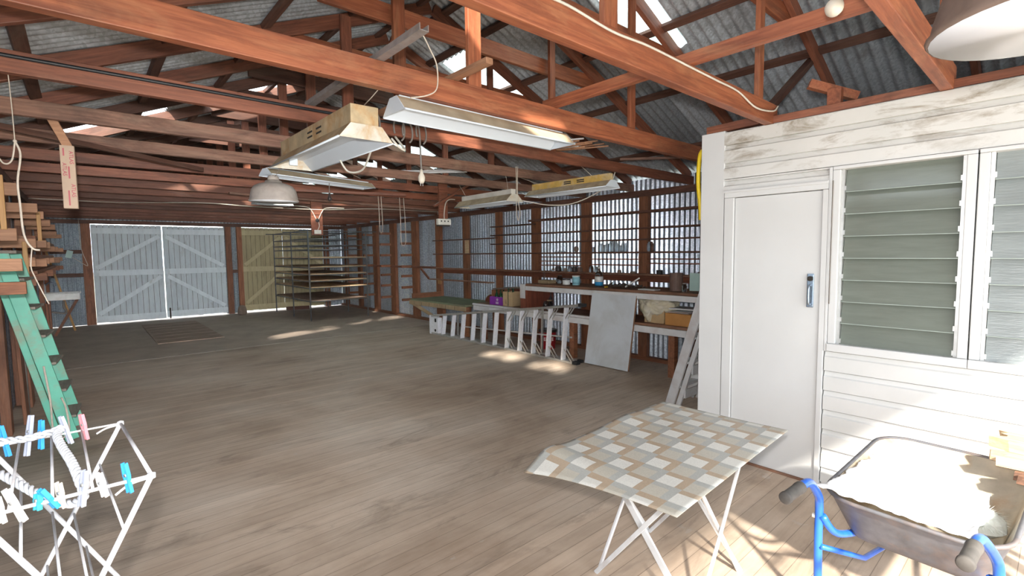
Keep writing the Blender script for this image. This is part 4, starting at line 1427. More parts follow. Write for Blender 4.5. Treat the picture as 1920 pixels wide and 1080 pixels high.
patch(-.085, .085, .145, .205, 'label_white', 'name_patch')
patch(-.03, .04, .055, .085, 'label_yellow', 'label')
for i, ch in enumerate('FOOD'):
    u = -.058 + i * .039
    p = on_bucket(u, .175)
    out = Vector((p.x, p.y, 0)).normalized()
    p += out * .005
    xa = Vector((0, 0, 1)).cross(out)
    mw = Matrix((xa, Vector((0, 0, 1)), out)).transposed().to_4x4()
    mw.translation = p
    text_mesh('letter', ch, .058, 'red_plastic', mw, bk, bold=.0012)
MB().lathe(tuple(on_bucket(0, .245) + fdir * .002), [(0, -.002), (.028, -.002), (.028, .002), (0, .002)], 16, Matrix((Vector((0, 0, 1)), X_, fdir)).transposed()).build('emblem', 'label_yellow', bk)
for z in (.13, .118):
    patch(-.05, .05, z, z + .005, 'label_white', 'print_line')

# ------------------------------------------------------------------ far steel rack
rk = thing('steel_rack', 'grey tubular steel rack with timber shelves before the yellow doors', 'rack', (4.95, 13.8, 0))
xs, ys = (-.75, .75), (-1.45, -.15, 1.4)
for x in xs:
    for y in ys:
        MB().tube([(x, y, 0), (x, y, 2.26)], .017, 8).build('upright', 'rack_steel', rk, smooth=True)
lev = [2.24, 2.04, 1.88, 1.77, 1.55, 1.32, 1.14, .98, .81, .48]
for k, z in enumerate(lev):
    for y in ys:
        e0, e1 = (-.75, .75)
        if k == 0:
            e1 = 1.05
            e0 = -.95
        MB().tube([(e0, y, z), (e1, y, z)], .013, 6).build('rail', 'rack_steel', rk, smooth=True)
    for x in xs:
        MB().tube([(x, -1.45, z), (x, 1.4, z)], .012, 6).build('rail', 'rack_steel', rk, smooth=True)
for k, z in enumerate(lev[4:]):
    for j in range(3):
        mb = MB()
        x0 = -.72 + j * .49
        mb.bb(x0, x0 + .47, -1.47, 1.38, z + .014, z + .034)
        mb.build('shelf_board', 'pale_offcut' if k < 5 else 'hatch_wood', rk, bevel=.003)  # pale wood stands in for sunlight on the shelf edges

# ------------------------------------------------------------------ posts hanging from the ties with power points
hp = thing('outlet_post', 'red timber drop post with power outlet hanging in mid room', 'post', (4.15, 6.32, 0))
MB().bb(-.075, .075, -.05, -.01, 2.17, 2.72).build('post', 'hardwood', hp, bevel=.003)
so = MB().bb(-.115, .115, -.075, -.012, 2.075, 2.165).build('outlet_box', 'socket_plastic', hp, bevel=.008)
for i in range(3):
    MB().bb(-.07 + i * .06, -.05 + i * .06, -.078, -.074, 2.12, 2.14).build('socket_hole', 'dark_slot', so)
MB().bb(-.1, .1, -.06, -.0, 2.055, 2.075).build('bottom_block', 'dark_slot', hp)
MB().tube(smooth_path([(.22, -.03, 2.47), (.1, -.06, 2.46), (.03, -.062, 2.40), (.0, -.062, 2.25), (.0, -.06, 2.16)]), .008, 6).build('cable', 'cable_white', hp, smooth=True)
timber('roof_brace', (3.95, 6.22, 2.34), (4.62, 6.22, 2.72), 0.03, 0.05, 'hardwood', 'short diagonal brace across the outlet post', 'brace', upv=(0, 1, 0))
hp = thing('outlet_post', 'short red drop post with black round switch nearer the far rack', 'post', (3.22, 9.0, 0))
MB().bb(-.10, .10, -.05, -.01, 2.0, 2.62).build('post', 'hardwood', hp, bevel=.003)
MB().bb(-.06, .06, -.065, -.05, 2.02, 2.09).build('outlet_box', 'socket_plastic', hp)
MB().lathe((0, -.055, 2.26), [(0, -.015), (.032, -.015), (.035, .012), (0, .02)], 14, Matrix.Rotation(PI / 2, 3, 'X')).build('switch', 'black_rubber', hp)
for s_ in (-1, 1):
    MB().tube(smooth_path([(s_ * .5, -.06, 2.50), (s_ * .18, -.06, 2.49), (s_ * .09, -.062, 2.42), (s_ * .02, -.062, 2.28)]), .007, 6).build('cable', 'cable_white', hp, smooth=True)
MB().tube(smooth_path([(.02, -.062, 2.24), (.03, -.062, 2.16), (.0, -.062, 2.09)]), .006, 6).build('cable', 'cable_white', hp, smooth=True)

# hanging slat with printed tape
ts = thing('taped_slat', 'cardboard wrapped slat printed in red hanging under the beams at left', 'slat', (-0.03, 4.492, 0), R(-8))
MB().box((0, 0, 2.19), (.075, .03, .42)).build('slat', 'tape_box', ts, bevel=.003)
MB().box((-.038, 0, 2.50), (.05, .028, .26), Matrix.Rotation(R(-22), 3, 'Y')).build('upper_slat', 'lumber', ts, bevel=.003)
for (dx, dz, rot) in ((-.018, 2.24, -PI / 2), (.02, 2.10, -PI / 2), (.02, 2.32, -PI / 2)):
    mw = Matrix.Translation((dx, -.0165, dz)) @ Matrix.Rotation(PI / 2, 4, 'X') @ Matrix.Rotation(rot, 4, 'Z')
    text_mesh('print', 'ATLAS', .03, 'tape_red', mw, ts, .0004, .0004)
for (dx, z0, z1) in ((-.004, 2.0, 2.1), (.004, 2.18, 2.26), (-.018, 2.33, 2.38)):
    MB().bb(dx - .004, dx + .004, -.0162, -.0155, z0, z1).build('print_line', 'tape_red', ts)

# ------------------------------------------------------------------ light fittings


def batten_light(name, c, L, wr, hr, wb_, hb, rz, out_m, box_m, end_m, label, in_m='fixture_white', slots=True, tilt=0.0):
    """long trough reflector (open below) with a gear box on top; local Y is its length, local z=0 the rim"""
    t = thing(name, label, 'light fitting', c, rz)
    if tilt:
        t.rotation_euler = (tilt, 0, rz)
    h2 = L / 2
    x1, x2 = wr / 2, wb_ / 2
    th = .004
    prof_o = [(-x1, 0), (-x1 + .012, .014), (-x2 - .01, hr), (x2 + .01, hr), (x1 - .012, .014), (x1, 0)]
    prof_i = [(x1 - .006, 0), (x2 + .004, hr - .008), (-x2 - .004, hr - .008), (-x1 + .006, 0)]
    o_ = MB()
    vs, fs = [], []
    for (x, z) in prof_o:
        vs += [(x, -h2, z), (x, h2, z)]
    for i in range(len(prof_o) - 1):
        fs.append((2 * i, 2 * i + 1, 2 * i + 3, 2 * i + 2))
    o_.add(vs, fs).build('reflector_shell', out_m, t)
    i_ = MB()
    vs, fs = [], []
    for (x, z) in prof_i:
        vs += [(x, -h2 + .004, z), (x, h2 - .004, z)]
    for i in range(len(prof_i) - 1):
        fs.append((2 * i, 2 * i + 1, 2 * i + 3, 2 * i + 2))
    i_.add(vs, fs).build('reflector_inside', in_m, t)
    for s_ in (-1, 1):
        e = MB()
        y = s_ * h2
        e.loft([[(x, y, z) for x, z in prof_o], [(x, y + s_ * .004, z) for x, z in prof_o]])
        e.build('end_plate', end_m, t, bevel=.0)
    rim = MB()
    for s_ in (-1, 1):
        rim.tube([(s_ * x1, -h2, 0), (s_ * x1, h2, 0)], .006, 6)
    rim.build('rim', in_m, t, smooth=True)
    if hb > 0:
        b_ = MB().bb(-x2, x2, -h2 + .02, h2 - .03, hr, hr + hb).build('gear_box', box_m, t, bevel=.003)
        if slots:
            for s_ in (-1, 1):
                for dy in (-.18, 0.0):
                    for dz in (.35, .62):
                        MB().bb(s_ * x2 - .001, s_ * x2 + .001, dy - .05, dy + .05, hr + hb * dz - .006, hr + hb * dz + .006).build('slot', 'dark_slot', b_)
    for s_ in (-1, 1):
        MB().bb(-.03, .03, s_ * (h2 - .05) - .01, s_ * (h2 - .05) + .01, hr - .06, hr - .008).build('lamp_holder', in_m, t)
    return t


def cords(t, ends):
    """support cords of a lamp: part meshes from the lamp up into the beams, given in world space"""
    inv = (Matrix.Translation(t.location) @ t.rotation_euler.to_matrix().to_4x4()).inverted()
    for a, b in ends:
        a, b = Vector(a), Vector(b)
        m_ = (a + b) / 2 + Vector((.004, 0, 0))
        MB().tube([inv @ a, inv @ m_, inv @ b], .0028, 5).build('cord', 'string', t, smooth=True)


F1 = batten_light('batten_light', (1.31, 3.48, 2.33), 1.48, .33, .085, .17, .115, R(-1.5), 'rusty_metal', 'rusty_metal', 'rust_white', 'big rusty fluorescent trough light hanging nearest the camera', tilt=R(1.2))
cords(F1, [((1.31, 4.1, 2.53), (1.31, 4.44, 2.60)), ((1.31, 3.6, 2.52), (1.31, 3.49, 2.56)), ((1.32, 2.9, 2.52), (1.32, 2.56, 2.60))])
F2 = batten_light('batten_light', (2.09, 2.58, 2.445), 1.42, .25, .09, .06, 0.012, R(-89.3), 'fixture_dust', 'fixture_white', 'fixture_white', 'clean white fluorescent trough slung below the third tie beam', slots=False)
F3 = batten_light('batten_light', (4.02, 3.62, 2.29), 1.14, .24, .07, .06, .07, R(1.5), 'dusty_metal', 'rusty_yellow', 'fixture_white', 'yellow rusted fluorescent light nearest the right wall', tilt=R(0))
F4 = batten_light('batten_light', (3.80, 4.78, 2.235), 1.05, .26, .085, .07, .06, R(-1), 'dusty_metal', 'socket_plastic', 'rust_white', 'dusty cream fluorescent light left of the yellow one', slots=False)
F5 = batten_light('batten_light', (1.94, 5.19, 2.40), 1.26, .20, .06, .05, .012, R(-89 + 16 - 90 + 90), 'fixture_dust', 'fixture_white', 'fixture_white', 'slim white fluorescent trough above the small dome lamp', slots=False)
cords(F4, [((3.82, 4.40, 2.36), (3.82, 4.44, 2.56)), ((3.80, 5.2, 2.36), (3.80, 5.38, 2.56))])
cords(F3, [((4.03, 3.3, 2.42), (4.03, 3.47, 2.56)), ((4.0, 4.05, 2.42), (4.0, 4.44, 2.56))])
cords(F5, [((1.6, 5.3, 2.46), (1.6, 5.38, 2.56)), ((2.3, 5.07, 2.46), (2.3, 5.38, 2.56))])
cords(F2, [((1.6, 2.58, 2.53), (1.6, 2.55, 2.57)), ((2.6, 2.58, 2.53), (2.6, 2.55, 2.57))])
F6 = batten_light('batten_light', (2.42, 8.7, 2.47), 0.62, .16, .05, .05, 0, R(-80), 'enamel_in', 'enamel_in', 'enamel_in', 'small far white light fitting beyond the dome lamp', slots=False)
cords(F6, [((2.42, 8.7, 2.52), (2.42, 9.0, 2.56))])


def dome(name, c, r, h, out_m, in_m, label, tiltv=None, rz=0):
    t = thing(name, label, 'lamp', c)
    if tiltv:
        t.rotation_euler = tiltv
    prof = [(r, 0), (r * 1.02, h * .04), (r * .98, h * .10), (r * .95, h * .3), (r * .90, h * .52), (r * .78, h * .69), (r * .58, h * .79), (r * .36, h * .84), (r * .33, h * .93), (r * .16, h), (0, h)]
    MB().lathe((0, 0, 0), prof, 36).build('shade', out_m, t, smooth=True)
    pi_ = [(r * .985, -.001), (r * .955, h * .10), (r * .925, h * .3), (r * .87, h * .51), (r * .75, h * .67), (r * .55, h * .76), (r * .3, h * .8), (0, h * .81)]
    MB().lathe((0, 0, 0), pi_, 36).build('shade_inside', in_m, t, smooth=True)
    MB().lathe((0, 0, h * .72), [(.0, -.12), (.03, -.11), (.05, -.07), (.045, -.03), (.022, .0), (.022, .03)], 20).build('bulb', 'bulb_glass', t, smooth=True)
    MB().lathe((0, 0, h), [(.05, -.01), (.05, .02), (.02, .05), (.0, .05)], 16).build('cap', out_m, t, smooth=True)
    return t


D1 = dome('dome_lamp', (1.41, 5.02, 2.155), .215, .21, 'enamel_out', 'enamel_in', 'small grey enamel dome lamp with white inside hanging mid room')
cords(D1, [((1.41, 5.02, 2.36), (1.41, 4.46, 2.58))])
D2 = dome('dome_lamp', (1.50, 0.03, 2.10), .21, .17, 'enamel_out_brown', 'enamel_in', 'large brown dome lamp with glossy white inside at the top right corner')
cords(D2, [((1.50, .03, 2.28), (1.52, .48, 2.57))])
bu = thing('light_bulb', 'bare milky light bulb hanging above the cabin door', 'bulb', (2.20, .64, 2.545))
MB().lathe((0, 0, 0), [(0, 0), (.012, .002), (.026, .012), (.032, .03), (.030, .047), (.018, .075), (.014, .09), (.014, .10)], 20, Matrix.Rotation(R(38), 3, 'Y')).build('glass', 'peg_cream', bu, smooth=True)
MB().lathe((.060, 0, .078), [(.017, 0), (.017, .04), (.01, .055), (0, .055)], 14, Matrix.Rotation(R(38), 3, 'Y')).build('lamp_holder', 'dark_jar', bu, smooth=True)

# ------------------------------------------------------------------ cables
wire('cable', [(-.6, 3.435, 2.625), (.4, 3.435, 2.628), (1.5, 3.435, 2.63), (2.3, 3.43, 2.66), (3.1, 3.43, 2.668)], .010, 'cable_black', 'black cable clipped along the fourth tie beam')
wire('cable', [(-.3, 1.44, 2.695), (1.0, 1.445, 2.69), (1.35, 1.44, 2.675), (1.6, 1.445, 2.685), (1.9, 1.44, 2.66), (2.2, 1.445, 2.675), (2.6, 1.44, 2.665), (2.9, 1.44, 2.66), (3.2, 1.442, 2.655), (3.45, 1.435, 2.60), (3.75, 1.44, 2.63), (3.84, 1.44, 2.68)], .006, 'cable_white', 'thin white cable tacked along the second tie beam')
for k, (x, y, z, r) in enumerate(((1.66, 3.42, 2.6, .085), (1.86, 3.42, 2.58, .09), (1.93, 3.42, 2.57, .085), (2.05, 3.42, 2.58, .09))):
    pts = [(x + r * .5 * math.cos(a), y - .03 + .01 * math.sin(a), z + .01 + r * math.sin(a)) for a in [t * 2 * PI / 14 for t in range(-3, 9)]]
    wire('cable_loop', pts, .007, 'cable_grey', 'grey cable hook hanging on the fourth tie beam, %s from the left' % ORD[k], 'cable', 'cable hooks on the fourth tie beam', sub=2)
pl = thing('power_plug', 'pale power plug dangling on its cord in the middle of the room', 'plug', (2.00, 3.40, 0))
MB().tube(smooth_path([(0, 0, 2.64), (.02, 0, 2.66), (.04, 0, 2.60), (.045, 0, 2.45), (.05, 0, 2.3)]), .007, 6).build('cord', 'cable_grey', pl, smooth=True)
MB().lathe((.05, 0, 2.20), [(.014, 0), (.026, .02), (.028, .05), (.014, .08), (.009, .11)], 14).build('plug_body', 'peg_cream', pl, smooth=True)
for dx in (-.01, .01):
    MB().bb(.05 + dx - .003, .05 + dx + .003, -.001, .001, 2.18, 2.20).build('pin', 'aluminium', pl)
bb_ = thing('small_bulb', 'tiny bulb on a thin wire below the middle beams', 'bulb', (2.05, 5.3, 0))
MB().tube([(0, 0, 2.52), (0, 0, 2.30)], .004, 5).build('wire', 'cable_grey', bb_)
MB().lathe((0, 0, 2.22), [(0, 0), (.018, .01), (.022, .035), (.012, .06), (.01, .09)], 14).build('glass', 'dark_jar', bb_, smooth=True)
for pth in ([(1.46, 2.76, 2.35), (1.50, 2.74, 2.30), (1.56, 2.78, 2.30), (1.56, 2.9, 2.40)], [(1.46, 3.55, 2.335), (1.50, 3.5, 2.25), (1.54, 3.35, 2.25), (1.49, 3.1, 2.34)]):
    inv = (Matrix.Translation(F1.location) @ F1.rotation_euler.to_matrix().to_4x4()).inverted()
    MB().tube(smooth_path([inv @ Vector(p) for p in pth]), .007, 6).build('cable', 'cable_white', F1, smooth=True)
for k, (x, y, zb, wdt) in enumerate(((3.55, 7.2, 1.98, .06), (3.92, 7.2, 1.78, .09))):
    wire('string_loop', [(x, y, 2.56), (x + .01, y, 2.2), (x + .01, y, zb + .06), (x + wdt / 2, y, zb), (x + wdt, y, zb + .06), (x + wdt, y, 2.2), (x + wdt * .8, y, 2.56)], .006, 'string',
         'loop of pale string hanging under the beams, %s from the left' % ORD[k], 'string', 'hanging string loops')
wire('string_loop', [(3.84, 4.28, 2.64), (3.845, 4.28, 2.3), (3.83, 4.27, 2.14), (3.855, 4.27, 2.02), (3.885, 4.27, 2.12), (3.86, 4.28, 2.3), (3.865, 4.28, 2.64)], .005, 'string', 'pale string looped round the dusty cream light', 'string')
cd = thing('hanging_rope', 'pale knotted cord hanging down beside the lumber rack at the far left', 'rope')
MB().tube(smooth_path([(-.22, 3.47, 2.60), (-.222, 3.55, 2.53), (-.221, 3.57, 2.4), (-.22, 3.57, 2.242)]), .0025, 6).build('thin_cord', 'string', cd, smooth=True)
MB().tube(smooth_path([(-.22, 3.57, 2.242), (-.235, 3.57, 2.15), (-.261, 3.57, 2.125), (-.285, 3.57, 2.16), (-.33, 3.55, 2.3), (-.4, 3.5, 2.56)]), .004, 6).build('loop', 'string', cd, smooth=True)
MB().tube(smooth_path([(-.22, 3.57, 2.242), (-.204, 3.57, 2.177), (-.222, 3.57, 2.04), (-.220, 3.57, 1.919), (-.215, 3.57, 1.77), (-.189, 3.57, 1.701), (-.16, 3.57, 1.69)]), .0048, 8).build('thick_cord', 'string', cd, smooth=True)
MB().tube(smooth_path([(-.19, 3.57, 1.70), (-.199, 3.57, 1.604), (-.187, 3.57, 1.548), (-.166, 3.57, 1.477), (-.142, 3.57, 1.404)]), .003, 6).build('thin_tail', 'string', cd, smooth=True)
MB().lathe((-.22, 3.57, 2.232), [(0, 0), (.008, .006), (.009, .014), (0, .022)], 8).build('knot', 'string', cd, smooth=True)
wire('cable', [(-.52, 9.87, 2.50), (.5, 9.87, 2.50), (1.4, 8.6, 2.44), (2.0, 8.45, 2.41), (2.9, 8.82, 2.44), (3.5, 8.86, 2.46), (4.5, 9.0, 2.53), (6.2, 9.0, 2.53)], .006, 'cable_white', 'long white cable slung under the far beams')
wire('cable', [(3.88, 4.27, 2.26), (4.10, 4.0, 2.19), (4.35, 3.8, 2.22), (4.6, 3.55, 2.40), (4.65, 3.48, 2.56)], .006, 'cable_white', 'pale cable sagging from the cream light toward the right wall')
wire('twine', [(1.29, 2.10, 2.70), (1.33, 2.10, 2.64), (1.38, 2.12, 2.58), (1.43, 2.2, 2.50), (1.40, 2.25, 2.47), (1.32, 2.28, 2.45)], .0035, 'string', 'thin pale twine hanging from the end of the grey channel', 'twine')
tgt = thing('paper_tag', 'small mint green paper tag hanging at the far left', 'tag', (-.2, 14.9, 0.2))
MB().box((0, 0, 1.52), (.11, .01, .17), Matrix.Rotation(R(15), 3, 'Y')).build('card', 'pale_green_card', tgt)
MB().tube(smooth_path([(.05, 0, 1.45), (.16, 0, 1.36), (.3, 0, 1.25), (.27, 0, 1.4), (.22, 0, 1.6), (.2, .1, 1.9), (.2, .3, 2.36)]), .006, 5).build('string', 'string', tgt, smooth=True)

# ------------------------------------------------------------------ green wooden stepladder leaning on the left wall
gl = thing('green_stepladder', 'tall chipped green wooden stepladder leaning on the left wall', 'ladder')
foot, topx, topz = -0.145, -0.50, 1.70
dvec = Vector((topx - foot, 0, topz))


def gpt(t, y, off=0.0):
    n_ = Vector((dvec.z, 0, -dvec.x)).normalized()
    return Vector((foot + (y - 5.84) * .09, y, 0)) + dvec * t + n_ * off


yA, yB = 5.84, 6.30
upn = Vector((dvec.z, 0, -dvec.x)).normalized()
for y in (yA, yB):
    MB().bar(gpt(0.012, y), gpt(1.0, y), .028, .095, upn).build('stile', 'green_paint', gl, bevel=.004)
for y in (yA + .03, yB - .03):
    MB().bar(gpt(0.03, y, -.085), gpt(0.93, y, -.075), .025, .05, upn).build('rear_leg', 'green_paint', gl, bevel=.004)
for i in range(6):
    t_ = 0.131 + i * 0.146
    c = gpt(t_, (yA + yB) / 2, .012)
    MB().box(c, (.13, yB - yA - .03, .022), Matrix.Rotation(-math.atan(.09), 3, 'Z')).build('tread', 'tread_grey', gl, bevel=.003)
MB().box(gpt(1.0, (yA + yB) / 2), (.15, yB - yA + .06, .025)).build('top_step', 'tread_grey', gl)
wire('cord', [tuple(gpt(.42, yA - .03, 0)), (-.27, 5.75, .42), (-.265, 5.72, .16), (-.225, 5.72, .08), (-.165, 5.72, .14), (-.175, 5.74, .34), (-.20, 5.79, .42)], .008, 'string', 'pale cord looped on the green stepladder', 'cord')

# ------------------------------------------------------------------ white wooden stepladder by the cabin
wl = thing('white_stepladder', 'white wooden stepladder leaning against the end of the cabin', 'ladder')
d2_ = Vector((0, -.70, 2.35))
b0 = Vector((4.66, 2.76, 0))
nW = Vector((0, 2.35, .70)).normalized()
for x in (4.66, 5.08):
    MB().bar(b0 + Vector((x - 4.66, 0, .01)), b0 + Vector((x - 4.66, 0, 0)) + d2_, .03, .095, nW).build('stile', 'ladder_white', wl, bevel=.003)
    MB().bar(b0 + Vector((x - 4.66 + .03, 0, .02)) - nW * .085, b0 + Vector((x - 4.66 + .03, 0, 0)) + d2_ * .85 - nW * .085, .03, .05, nW).build('rear_leg', 'ladder_white', wl, bevel=.003)
for i in range(8):
    c = b0 + d2_ * (.09 + i * .115) + Vector((.21, 0, 0))
    MB().box(c, (.40, .11, .025)).build('tread', 'ladder_white', wl, bevel=.003)
    if i < 3:
        MB().box(c - nW * .10 + Vector((0, 0, -.04)), (.38, .02, .09)).build('rear_slat', 'ladder_white', wl)

# ------------------------------------------------------------------ folding table with vinyl check top
TW, TD = 1.19, 0.72
tb = thing('folding_table', 'low table with white crossed legs and checked vinyl top by the cabin', 'table', (2.12, 1.265, 0), R(2.5))
nx, ny = 56, 36
vs, fs = [], []
for j in range(ny + 1):
    for i in range(nx + 1):
        x = -TW / 2 + TW * i / nx
        y = -TD / 2 + TD * j / ny
        dl = x + TW / 2
        k = min(1, max(0, (y + TD / 2) / TD))
        z = .703 + .006 * math.sin(x * 5 + 1) * math.cos(y * 4)
        # left edge: a hump, then the curl drops at the far-left corner
        z += .018 * math.exp(-((dl - .13) / .07) ** 2) * (.1 + .9 * k * k)
        z -= .055 * max(0, 1 - dl / .11) ** 1.4 * k ** 2.5
        z += .016 * math.exp(-((x - .15) / .16) ** 2) * max(0, (y - .2)) / .17
        xx = x - .05 * max(0, 1 - dl / .14) * k ** 3
        vs.append((xx, y, z))
for j in range(ny):
    for i in range(nx):
        a = j * (nx + 1) + i
        fs.append((a, a + 1, a + nx + 2, a + nx + 1))
mb = MB().add(vs, fs)
sh = mb.build('vinyl_top', 'vinyl_check', tb, smooth=True, solid=.004)
MB().bb(-.28, .32, -.29, .29, .672, .690).build('under_board', 'white_worn', tb)
S = .26
cx, cy = 0.06, 0.02
P = {}
for (sx, sy) in ((-1, -1), (1, -1), (1, 1), (-1, 1)):
    P[(sx, sy)] = Vector((cx + sx * S, cy + sy * S, 0))
ring = [(-1, -1), (1, -1), (1, 1), (-1, 1)]
for i in range(4):
    a, b = P[ring[i]], P[ring[(i + 1) % 4]]
    outv = Vector((0, -1, 0)) if i == 0 else Vector((1, 0, 0)) if i == 1 else Vector((0, 1, 0)) if i == 2 else Vector((-1, 0, 0))
    w_ = .020 if i != 3 else .034
    up_ = Vector((0, 0, .672))
    MB().bar(a + outv * .008, b + up_ + outv * .008, .012, w_ if i != 3 else .022, (0, 0, 1)).build('leg', 'ladder_white', tb, bevel=.002)
    MB().bar(b - outv * .008, a + up_ - outv * .008, .012, w_, (0, 0, 1)).build('leg', 'ladder_white', tb, bevel=.002)

# ------------------------------------------------------------------ clothes airer
ca = thing('clothes_airer', 'white wire folding clothes airer at the bottom left', 'clothes airer', (0, 0, 0))
XRr, XLl = .102, -.55
yF, yK, zT = 1.50, 2.05, 1.10


def legx(s, z):   # right-top leg / left-top leg
    return (.102 - (zT - z) / 2.0) if s > 0 else (-.20 + (zT - z) / 1.95)


for y in (yF, yK):
    dx = 0 if y == yF else -.035
    MB().tube([(.102 + dx, y, zT), (legx(1, .02) + dx, y, .02)], .0065, 8).build('leg', 'airer_white', ca, smooth=True)
    MB().tube([(-.20 + dx, y + .012, zT - .005), (legx(-1, .02) + dx, y + .012, .02)], .0065, 8).build('leg', 'airer_white', ca, smooth=True)
    MB().tube([(.102 + dx, y, zT), (-.62 + dx, y, zT)], .0045 if y == yF else .003, 8).build('top_rail', 'airer_white', ca, smooth=True)
    MB().lathe((.102 + dx, y, zT), [(0, -.009), (.009, -.006), (.009, .006), (0, .009)], 10).build('joint_cap', 'airer_white', ca, smooth=True)
MB().tube([(.102, yF, zT), (.067, yK, zT)], .005, 8).build('side_rail', 'airer_white', ca, smooth=True)
for x in (-.01, -.08, -.15, -.22, -.30, -.38, -.46):
    MB().tube([(x, yF, zT), (x - .02, yK, zT)], .0032, 6).build('wire', 'airer_white', ca, smooth=True)
for s in (1, -1):
    for z in ((.98, .84, .70, .5, .3) if s > 0 else (.98, .86, .72, .55, .35)):
        x = legx(s, z)
        MB().tube([(x, yF, z), (x - .035, yK, z)], .0032, 6).build('wire', 'airer_white', ca, smooth=True)
for s in (1, -1):
    MB().tube([(legx(s, .02), yF, .008), (legx(s, .02) - .035, yK, .008)], .0075, 8).build('foot_bar', 'airer_white', ca, smooth=True)
MB().tube(smooth_path([(.10, yF, zT - .004), (.06, yF + .01, zT - .012), (.03, yF + .01, zT - .03)]), .003, 6).build('hook', 'airer_white', ca, smooth=True)
MB().tube(smooth_path([(.065, yK, zT - .004), (.03, yK, zT - .008), (.005, yK, zT - .02)]), .003, 6).build('hook', 'airer_white', ca, smooth=True)


def peg(x, y, z, col_m, tilt, h, label, fat=1.0):
    fat *= .7
    t = thing('clothes_peg', label, 'clothes peg', (x, y, z), 0, 'pegs clipped on the airer')
    t.rotation_euler = (R(random.uniform(-6, 6)), R(tilt), R(35))
    for s_ in (-1, 1):
        mb = MB()
        pr2 = [(-h * .38, .0035), (-h * .38, .008), (0, .0065), (h * .2, .009), (h * .62, .007), (h * .62, .0035), (h * .2, .003), (0, .0015)]
        mb.loft([[(-.0055 * fat, s_ * a, b) for b, a in pr2], [(.0055 * fat, s_ * a, b) for b, a in pr2]])
        mb.build('jaw', col_m, t, bevel=.0008)
    MB().tube([(-.006 * fat, 0, h * .22), (.006 * fat, 0, h * .22)], .0045, 8).build('spring', 'aluminium', t, smooth=True)
    return t


for i, (x, m_, tl, h_, lab, ft) in enumerate((
        (.055, 'peg_blue', -6, .078, 'bright blue clothes peg nearest the front right corner of the airer', 1.1),
        (.008, 'peg_white', -8, .062, 'round ended white clothes peg on the front airer rail', 1.3),
        (-.028, 'peg_grey', 6, .085, 'long grey clothes peg beside the rope coil on the front rail', 1.3),
        (-.066, 'peg_cream', -8, .065, 'cream clothes peg on the front airer rail', 1.1),
        (-.083, 'peg_blue', -28, .062, 'tilted blue clothes peg left of the cream peg', 1.3),
        (-.104, 'peg_teal', 5, .036, 'stubby teal clothes peg on the front airer rail', 1.3),
        (-.137, 'peg_white', -16, .085, 'large tilted white clothes peg on the front rail', 1.4),
        (-.162, 'peg_white', -4, .060, 'white clothes peg cut by the left edge of the photo', 1.2))):
    peg(x, yF, zT, m_, tl, h_, lab, ft)
for i, (x, m_, tl, h_, lab) in enumerate((
        (-.023, 'peg_pink', -6, .085, 'pink clothes peg on the rear airer rail'),
        (-.064, 'peg_grey', -12, .095, 'grey clothes peg left of the pink one'),
        (-.123, 'peg_blue', 2, .09, 'blue clothes peg on the rear rail by the rope'),
        (-.151, 'peg_grey', 12, .12, 'long grey clothes peg on the rear rail between two blue pegs'),
        (-.199, 'peg_blue', -5, .095, 'blue clothes peg furthest left on the rear rail'))):
    peg(x, yK, zT - .0, m_, tl, h_, lab, 1.2)

# twisted white rope hanging on the airer
rp = smooth_path([(-.34, 1.95, 1.118), (-.24, 2.04, 1.115), (-.15, 2.02, 1.115), (-.10, 2.03, 1.118), (-.075, 2.05, 1.12), (-.085, 1.98, 1.12), (-.07, 1.85, 1.115), (-.05, 1.72, 1.11), (-.035, 1.60, 1.10), (-.028, 1.56, 1.07), (-.05, 1.58, 1.05), (-.10, 1.66, 1.05), (-.15, 1.75, 1.07), (-.21, 1.85, 1.09), (-.3, 1.92, 1.105)], 22)
ro = thing('twisted_rope', 'twisted white rope coiled on the clothes airer', 'rope')
L_ = 0
acc = [0]
for a, b in zip(rp[:-1], rp[1:]):
    L_ += (b - a).length
    acc.append(L_)
for ph in range(3):
    pts = []
    for i, p in enumerate(rp):
        d = (rp[min(i + 1, len(rp) - 1)] - rp[max(i - 1, 0)]).normalized()
        a = d.cross(Vector((0, 0, 1))).normalized()
        b = d.cross(a)
        an = acc[i] * 2 * PI / .062 + ph * 2 * PI / 3
        pts.append(p + (a * math.cos(an) + b * math.sin(an)) * .0066)
    MB().tube(pts, .0048, 6).build('strand', 'rope_white', ro, smooth=True)

# ------------------------------------------------------------------ wheelbarrow
wbw = thing('wheelbarrow', 'wheelbarrow with grey metal tray and bright blue tube frame at the lower right', 'wheelbarrow', (2.37, 0.385, 0), R(-3))


def rrect(x0, x1, y0, y1, z, r, n=6, skew=0):
    pts = []
    for (cx_, cy_, a0) in ((x1 - r, y1 - r, 0), (x0 + r, y1 - r, PI / 2), (x0 + r, y0 + r, PI), (x1 - r, y0 + r, 3 * PI / 2)):
        for k in range(n + 1):
            a = a0 + k * PI / 2 / n
            pts.append(Vector((cx_ + r * math.cos(a), cy_ + r * math.sin(a), z)))
    return pts


def tray_loop(t, inset=0.0):
    # t 0 rim .. 1 bottom
    x0 = 0.0 + .13 * t + inset
    x1 = .90 - .30 * t - inset
    w_ = .30 - .07 * t - inset
    pts = rrect(x0, x1, -w_, w_, .575 - .205 * t, max(.05, .14 - .05 * t - inset))
    # the front rim is wider and rounder than the rear, and slightly raised
    for p in pts:
        p.z += (.05 * max(0, p.x) / .9) * (1 - t)
    return pts


